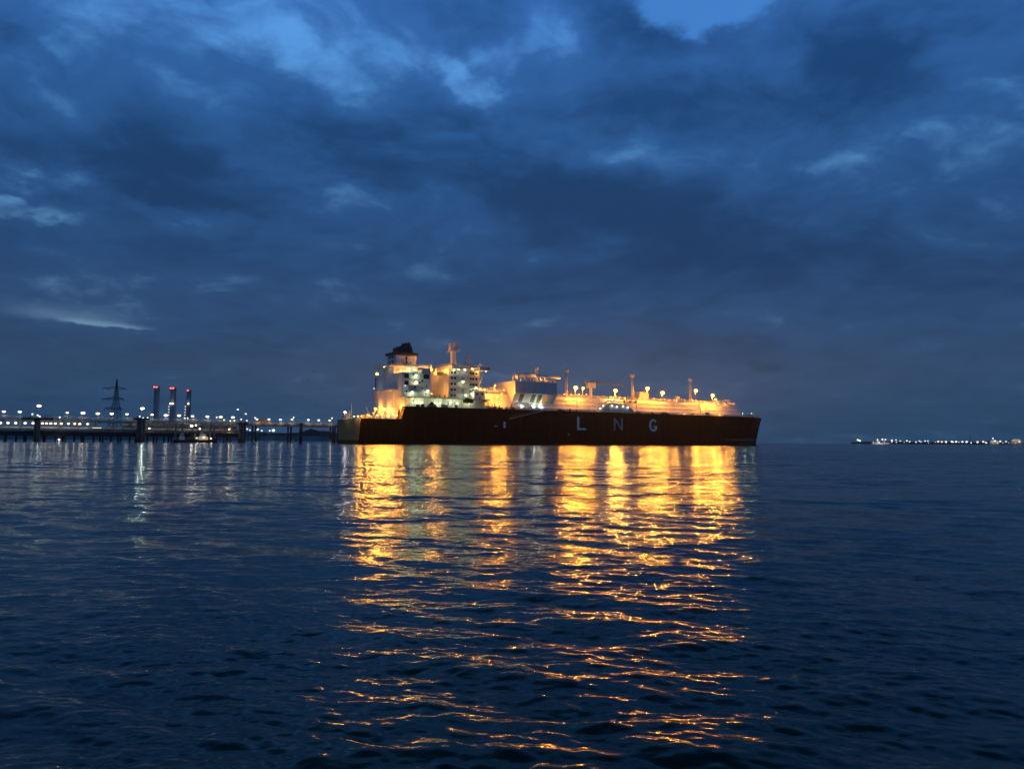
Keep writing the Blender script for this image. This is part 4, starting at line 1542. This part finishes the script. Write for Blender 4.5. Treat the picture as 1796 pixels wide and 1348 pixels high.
for i, (px, py) in enumerate(((445, 772), (514, 773), (578, 774))):
    x, z = JS(px, py, -1.5)
    wp = JF.o + JF.u * x + JF.n * -1.5
    r = empty('mooring_buoy', (wp.x, wp.y, 0), JF.ang)
    tag(r, ['pale greenish buoy floating right of the broad dolphin', 'pale buoy floating left of the slim monopile dolphin', 'pale buoy floating close to the tanker stern'][i], 'buoy', 'pale buoys floating under the walkway bridge')
    MB().lathe([(.8, -.4), (1.2, .1), (1.2, .7), (.7, 1.0), (.25, 1.3), (.2, 2.4)], (0, 0, 0), 12).build('float', mat('buoy_paint', (.62, .66, .42), .5), r)
    MB().tube((0, 0, 2.2), (0, 0, 2.5), .3, n=8).build('topmark', mat('buoy_paint', (.62, .66, .42), .5), r)


# small boats beside the jetty
def workboat(px, py, L, label, lit):
    x, _ = JS(px, py, -7)
    wp = JF.o + JF.u * x + JF.n * -7
    r = empty('workboat', (wp.x, wp.y, 0), JF.ang)
    tag(r, label, 'boat', 'small workboats lying beside the jetty')
    b = MB()
    rings = []
    for t in np.linspace(-1, 1, 9):
        w_ = L * .16 * (1 if t < .2 else max(.03, (1 - ((t - .2) / .8) ** 2)))
        sh = 1.5 + .9 * max(0, t) ** 2
        xx = t * L / 2
        rings.append([(xx, -w_, sh), (xx * .97, -w_ * .85, .2), (xx * .95, -w_ * .4, -.6), (xx * .95, w_ * .4, -.6), (xx * .97, w_ * .85, .2), (xx, w_, sh)])
    vs = [[b.bm.verts.new(p) for p in q] for q in rings]
    for A, B in zip(vs[:-1], vs[1:]):
        for i in range(6):
            j = (i + 1) % 6
            b.bm.faces.new((A[i], A[j], B[j], B[i]))
    b.bm.faces.new(vs[0][::-1])
    b.bm.faces.new(vs[-1])
    b.build('boat_hull', mat('boat_hull_paint', (.05, .02, .02), .5), r)
    b = MB()
    b.box(-L * .12, L * .18, -L * .1, L * .1, 1.5, 3.4)
    b.box(-L * .06, L * .12, -L * .08, L * .08, 3.4, 4.9)
    cbn = b.build('cabin', white, r, bevel=.1)
    MB().box(-L * .05, L * .11, -L * .082, L * .082, 3.9, 4.5).build('window', winm, cbn)
    MB().tube((0, 0, 4.9), (0, 0, 6.6), .1, n=6).box(-1, 1, -.05, .05, 6.0, 6.12).build('mast', railm, r)
    for t in (-.3, -.15, .0, .15, .3):
        MB().tube((t * L, -L * .165, .9), (t * L, -L * .165, 1.4), .3, n=8).build('fender', black, r)
    if lit:
        for xx, zz, p in ((-3.5, 2.6, 90), (.5, 3.0, 90), (4.5, 2.4, 90)):
            MB().ball((xx, -L * .13, zz), .45, .4, 2).build('deck_light', bulb_warm, r)
            light((xx, -L * .2, zz + .5), p, (1, .85, .65), .3, r)
    return r


workboat(354, 772, 17, 'brightly lit small workboat with a dark hull lying beside the jetty', True)
workboat(318, 772, 9, 'small unlit boat left of the brightly lit workboat', False)

# ------------------------------------------------------------------ far shores
def strip(name, pts, depth, m, label):
    """low land: ridge heights (px, py) at distance Y, running back as a bank"""
    bm = bmesh.new()
    fr, rd, bk = [], [], []
    for px, py, Y in pts:
        p = P(px, py, Y)
        fr.append(bm.verts.new((p.x, Y, -1)))
        rd.append(bm.verts.new((p.x, Y + depth * .25, max(.6, p.z))))
        bk.append(bm.verts.new((p.x * (Y + depth) / Y, Y + depth, -1)))
    for i in range(len(pts) - 1):
        bm.faces.new((fr[i], fr[i + 1], rd[i + 1], rd[i]))
        bm.faces.new((rd[i], rd[i + 1], bk[i + 1], bk[i]))
    me = bpy.data.meshes.new(name)
    bm.to_mesh(me)
    bm.free()
    me.materials.append(m)
    o = bpy.data.objects.new(name, me)
    C.objects.link(o)
    o['kind'] = 'structure'
    o['label'] = label
    return o


rs = random.Random(8)
bank = mat('mud_bank', (.16, .16, .16), .9, var=.3, scale=.02)
pts = [(px, 764.0 + .0057 * (px - 500) + rs.uniform(-.3, .3), 1500) for px in range(-260, 700, 20)]
strip('shore', pts, 60, bank, 'pale low tidal bank across the water behind the jetty')
landm = mat('dark_land', (.022, .028, .022), .95, var=.4, scale=.02)
pts = []
for px in range(-280, 700, 4):
    base = 757.5 + .0057 * (px - 500)
    hump = 5.5 * math.exp(-((px - 530) / 14.0) ** 2) + 3.0 * math.exp(-((px - 560) / 12.0) ** 2) + 1.5 * math.sin(px * .05) + rs.uniform(-.9, .9)
    pts.append((px, base - max(-1, hump), 1600))
strip('far_land', pts, 300, landm, 'dark wooded land on the far shore behind the jetty')

# chimneys
chm = mat('chimney_concrete', (.55, .48, .46), .9, var=.15, scale=.05)
chl = {275.5: 'tall grey chimney with red top lights, leftmost of the three', 304.3: 'tall grey chimney with red top lights, middle of the three', 331.6: 'tall grey chimney with a single red top light, rightmost of the three'}
for px, py, w_ in ((275.5, 677, 9.0), (304.3, 679, 9.5), (331.6, 683, 8)):
    p = P(px, py, 2500)
    r = empty('chimney', (p.x, p.y, 0))
    tag(r, chl[px], 'chimney', 'power station chimneys far behind the jetty')
    rad = w_ / F * 2500 / 2
    MB().lathe([(rad * 1.18, 0), (rad * 1.05, p.z * .5), (rad, p.z - 3), (rad * 1.04, p.z - 2.8), (rad * 1.04, p.z)], (0, 0, 0), 20).build('shaft', chm, r)
    MB().lathe([(rad * 1.07, p.z - 10), (rad * 1.15, p.z - 9.8), (rad * 1.15, p.z - 9), (rad * 1.07, p.z - 8.8)], (0, 0, 0), 20).build('gallery', darkst, r)
    for dx_ in ((-.45, .45) if px < 320 else (0,)):
        MB().ball((dx_ * rad, -rad * 1.3, p.z - 3.5), 2.7, 2.2, 2).build('warning_light', bulb_r, r)
    if px > 300:
        _, zz = 0, P(px, 708, 2500).z
        for dx_ in ((-.4, .55) if px < 320 else (.4,)):
            MB().ball((dx_ * rad, -rad * 1.3, zz), 3.4, 2.4, 2).build('floodlight', bulb_c, r)
        for k in range(4):
            MB().ball((-rad * 1.15, -rad * .6, zz - 9 - 9 * k), 1.7, 1.7, 1).build('ladder_light', bulb_warm, r)
# pylon
Y = 1500
p0 = P(202, 740, Y)
py_ = tag(empty('pylon', (p0.x, Y, 0)), 'dark steel lattice pylon with three pairs of arms behind the jetty lamps', 'pylon')
ztop = P(204, 665, Y).z
pym = mat('galvanised_steel', (.05, .055, .06), .7)
b = MB()


def hw(z):
    t = z / ztop
    return 9.5 * (1 - t) ** 1.25 + 1.9 * (1 - t) + .5


zs = [0, 16, 30, 42, 52, 61, 69, 76, 83, 90, 97, 103, ztop * .93, ztop]
zs = [z for z in zs if z <= ztop]
for z0, z1 in zip(zs[:-1], zs[1:]):
    a, c = hw(z0), hw(z1)
    for sx_ in (-1, 1):
        for sy_ in (-1, 1):
            b.tube((sx_ * a, sy_ * a, z0), (sx_ * c, sy_ * c, z1), .55, n=5)
    for sy_ in (-1, 1):
        b.tube((-a, sy_ * a, z0), (c, sy_ * c, z1), .32, n=4)
        b.tube((a, sy_ * a, z0), (-c, sy_ * c, z1), .32, n=4)
        b.tube((-c, sy_ * c, z1), (c, sy_ * c, z1), .3, n=4)
    for sx_ in (-1, 1):
        b.tube((sx_ * a, -a, z0), (sx_ * c, c, z1), .32, n=4)
b.build('tower', pym, py_)
for pya, xl_, xr_ in ((681.5, 177, 218.5), (700, 178, 216), (717, 182, 213)):
    z = P(200, pya, Y).z
    a = (xl_ - 202) / F * Y
    c = (xr_ - 202) / F * Y
    b = MB()
    w_ = hw(z)
    for e in (a, c):
        s_ = 1 if e > 0 else -1
        for sy_ in (-1, 1):
            b.tube((s_ * w_, sy_ * w_, z), (e, 0, z + .4), .5, n=5)
            b.tube((s_ * w_, sy_ * w_, z + 4.2), (e, 0, z + .6), .42, n=5)
        for q in (.3, .6):
            b.tube((s_ * w_ + (e - s_ * w_) * q, 0, z), (s_ * w_ + (e - s_ * w_) * q, 0, z + 4.2 * (1 - q)), .3, n=4)
        b.tube((e, 0, z + .4), (e, 0, z - 4.5), .35, n=5)
        b.tube((s_ * w_ + (e - s_ * w_) * .55, 0, z), (s_ * w_ + (e - s_ * w_) * .55, 0, z - 4.5), .35, n=5)
    b.tube((-w_, 0, z), (w_, 0, z), .8, n=5)
    b.build('crossarm', pym, py_)
# land lights seen under the walkway bridge
for i, (px, py, s_) in enumerate(((433.5, 752, 1.6), (438.5, 754, 1.3), (450, 753.5, 2.0), (452.5, 752.5, 1.6), (459, 755, 1.6), (473, 755, 1.4), (479.5, 754.5, 3.0))):
    p = P(px, py, 1480)
    r = empty('shore_lamp', (p.x, p.y, 0))
    tag(r, f'lamp on the far land seen under the walkway bridge, {ORD[i]} from the left', 'lamp', 'far lamps under the walkway bridge')
    MB().tube((0, 1, 0), (0, 1, p.z), .3, n=5).build('lamp_post', grey, r)
    MB().ball((0, 0, p.z), s_ * 1.0, s_ * .8, 2).build('lamp_bulb', bulb_c if i % 2 else bulb_w, r)

# ------------------------------------------------------------------ terminal on the far right shore
YR = 3000
pts = [(px, 775.3 - 1.2 * min(1, (px - 1496) / 30) + .0057 * (px - 1500) + rs.uniform(-.25, .25), YR) for px in range(1496, 2000, 6)]
strip('spit', pts, 120, landm, 'low dark spit of land carrying the far terminal lamps on the right')
T = [(1504.5, 771.2, 3.0, 0), (1508, 772.5, 3.2, 0), (1539, 770.8, 2.2, 1), (1547.5, 770.2, 2.6, 1), (1553, 770.4, 2.2, 1), (1564.3, 772, 2.6, 1), (1571.5, 771.2, 1.8, 1), (1579, 772.8, 1.8, 1),
     (1590.5, 772.6, 2.2, 1), (1596, 773.8, 1.4, 1), (1606.5, 775, 2.0, 1), (1612.5, 773, 2.0, 1), (1622.5, 773, 2.0, 1), (1627.5, 773, 1.8, 1),
     (1645.5, 774, 3.0, 2), (1652, 774.4, 2.8, 2), (1659, 774.2, 3.0, 2), (1669.5, 774.2, 3.0, 1), (1677, 774.2, 2.8, 1), (1688, 774.5, 2.8, 1), (1695.5, 774.3, 3.0, 1), (1703, 776.5, 1.4, 0),
     (1714.5, 774.7, 3.0, 2), (1724.5, 774.2, 3.0, 2), (1729, 775.8, 1.8, 1), (1741.5, 768.5, 2.2, 1), (1745, 773, 2.2, 1), (1754.5, 773.6, 2.6, 1), (1764.5, 774, 2.0, 1), (1788, 774.4, 2.4, 2)]
rt = random.Random(6)
T += [(px + rt.uniform(-3, 3), 775.2 + (px - 1520) * .006 + rt.uniform(-1.3, .5), rt.uniform(.9, 1.8), rt.choice((1, 2, 2, 0))) for px in range(1530, 1796, 11)]
T.sort()
TENS = ['', '', 'twenty', 'thirty', 'forty', 'fifty', 'sixty']


def ordinal(n):
    return ORD[n - 1] if n <= 30 else {30: 'thirtieth', 40: 'fortieth', 50: 'fiftieth', 60: 'sixtieth'}[n] if n % 10 == 0 else TENS[n // 10] + '-' + ORD[n % 10 - 1]


for i, (px, py, s_, k) in enumerate(T):
    p = P(px, py, YR - 8)
    r = empty('terminal_lamp', (p.x, p.y, 0))
    tag(r, f'{["yellowish", "white", "warm white"][k]} lamp of the far right shore terminal, {ordinal(i + 1)} from the left', 'lamp', 'lamps of the far terminal on the right')
    MB().tube((0, 4, 0), (0, 4, p.z + 1), .6, n=5).build('lamp_post', grey, r)
    MB().ball((0, 0, p.z), s_ * 1.25, s_ * 1.0, 2).build('lamp_bulb', [bulb_w, bulb_c, bulb_warm][k], r)
# a lit vessel alongside the spit, sheds and a mast
p = P(1543, 777, YR - 40)
r = empty('cargo_ship', (p.x, p.y, 0))
tag(r, 'small distant white lit cargo ship lying off the left part of the far terminal', 'ship')
b = MB()
b.prism([(-36, 3.5), (-30, -1), (30, -1), (38, 4.5), (24, 4.2), (-22, 3.2)], 1, -6, 6)
b.build('hull', white, r)
MB().box(-14, -2, -5, 5, 3.6, 10).box(-10, -5, -4, 4, 10, 13).build('superstructure', white, r)
MB().tube((10, 0, 4), (10, 0, 13), .5, n=6).build('mast', railm, r)
for xx, p_ in ((-22, 2500), (0, 4500), (22, 3000)):
    light((xx, -14, 8), p_, (1, 1, .9), .5, r)
shed = mat('shed_cladding', (.45, .42, .36), .7)
for i, (px0, px1, pyt, lab) in enumerate(((1773, 1792, 770.5, 'lit pale shed at the right end of the far terminal'), (1736, 1752, 772.5, 'low lit shed left of the pale end shed on the far terminal'))):
    a, c = P(px0, pyt, YR + 5), P(px1, pyt, YR + 5)
    r = empty('shed', ((a.x + c.x) / 2, YR + 5, 0))
    tag(r, lab, 'shed', 'sheds of the far terminal')
    w_ = (c.x - a.x) / 2
    h_ = a.z
    MB().box(-w_, w_, 0, 18, 0, h_ * .8).build('wall', shed, r)
    MB().prism([(-w_ - .8, h_ * .8), (w_ + .8, h_ * .8), (w_ * .4, h_ * 1.12), (-w_ * .4, h_ * 1.12)], 1, -.8, 18.8).build('roof', grey, r)
    for u in (-.6, 0, .6):
        light((u * w_, -7, h_ * .9), 1500, (1, .85, .6), .5, r)
p = P(1701.5, 760, YR)
r = tag(empty('radio_mast', (p.x, YR, 0)), 'thin dark mast rising above the far terminal lamps', 'mast')
MB().tube((0, 0, 0), (0, 0, p.z), 1.0, .5, n=6).build('pole', darkst, r)
MB().tube((0, 0, p.z * .7), (0, 0, p.z * .72), 2.2, n=8).build('platform', darkst, r)

# gulls over the stern
gull = mat('gull_white', (.85, .86, .88), .6, var=.03)
for i, (px, py, rz, lab) in enumerate(((552, 651, .3, 'white gull in flight, highest of the three left of the tanker'), (540, 667, -.5, 'white gull in flight, farthest left of the three'), (569, 676, 1.2, 'white gull in flight, lowest and closest to the tanker'))):
    p = P(px, py, 330)
    r = empty('gull', p, rz)
    tag(r, lab, 'gull', 'gulls in flight near the tanker')
    b = MB()
    b.ball((0, 0, 0), .34, .13, 2, ry=.12)
    b.ball((.36, 0, .04), .1, .09, 1)
    for s_ in (-1, 1):
        b.hexa([(-.14, 0, 0), (.16, 0, 0), (.12, s_ * .42, .2), (-.08, s_ * .42, .2), (-.14, 0, .03), (.16, 0, .03), (.12, s_ * .42, .225), (-.08, s_ * .42, .225)])
        b.hexa([(-.08, s_ * .42, .2), (.12, s_ * .42, .2), (-.1, s_ * .85, .1), (-.14, s_ * .85, .1), (-.08, s_ * .42, .225), (.12, s_ * .42, .225), (-.1, s_ * .85, .115), (-.14, s_ * .85, .115)])
    b.prism([(-.3, -.05), (-.55, -.13), (-.55, .13), (-.3, .05)], 2, -.01, .01)
    b.build('body', gull, r)

# ------------------------------------------------------------------ sea haze
HZ = 0.00005
bx = MB().box(-7000, 7000, -4000, 7500, -5, 260).build('haze', bpy.data.materials.new('haze_air'))
bx['kind'] = 'stuff'
bx['label'] = 'thin evening sea haze over the water'
hm = bx.data.materials[0]
hm.use_nodes = True
hm.node_tree.nodes.clear()
hv = hm.node_tree.nodes.new('ShaderNodeVolumePrincipled')
hv.inputs['Color'].default_value = (1.0, .95, .86, 1)
hv.inputs['Density'].default_value = HZ
hv.inputs['Anisotropy'].default_value = 0.75
ho = hm.node_tree.nodes.new('ShaderNodeOutputMaterial')
hm.node_tree.links.new(hv.outputs[0], ho.inputs['Volume'])
hm.cycles.homogeneous_volume = True
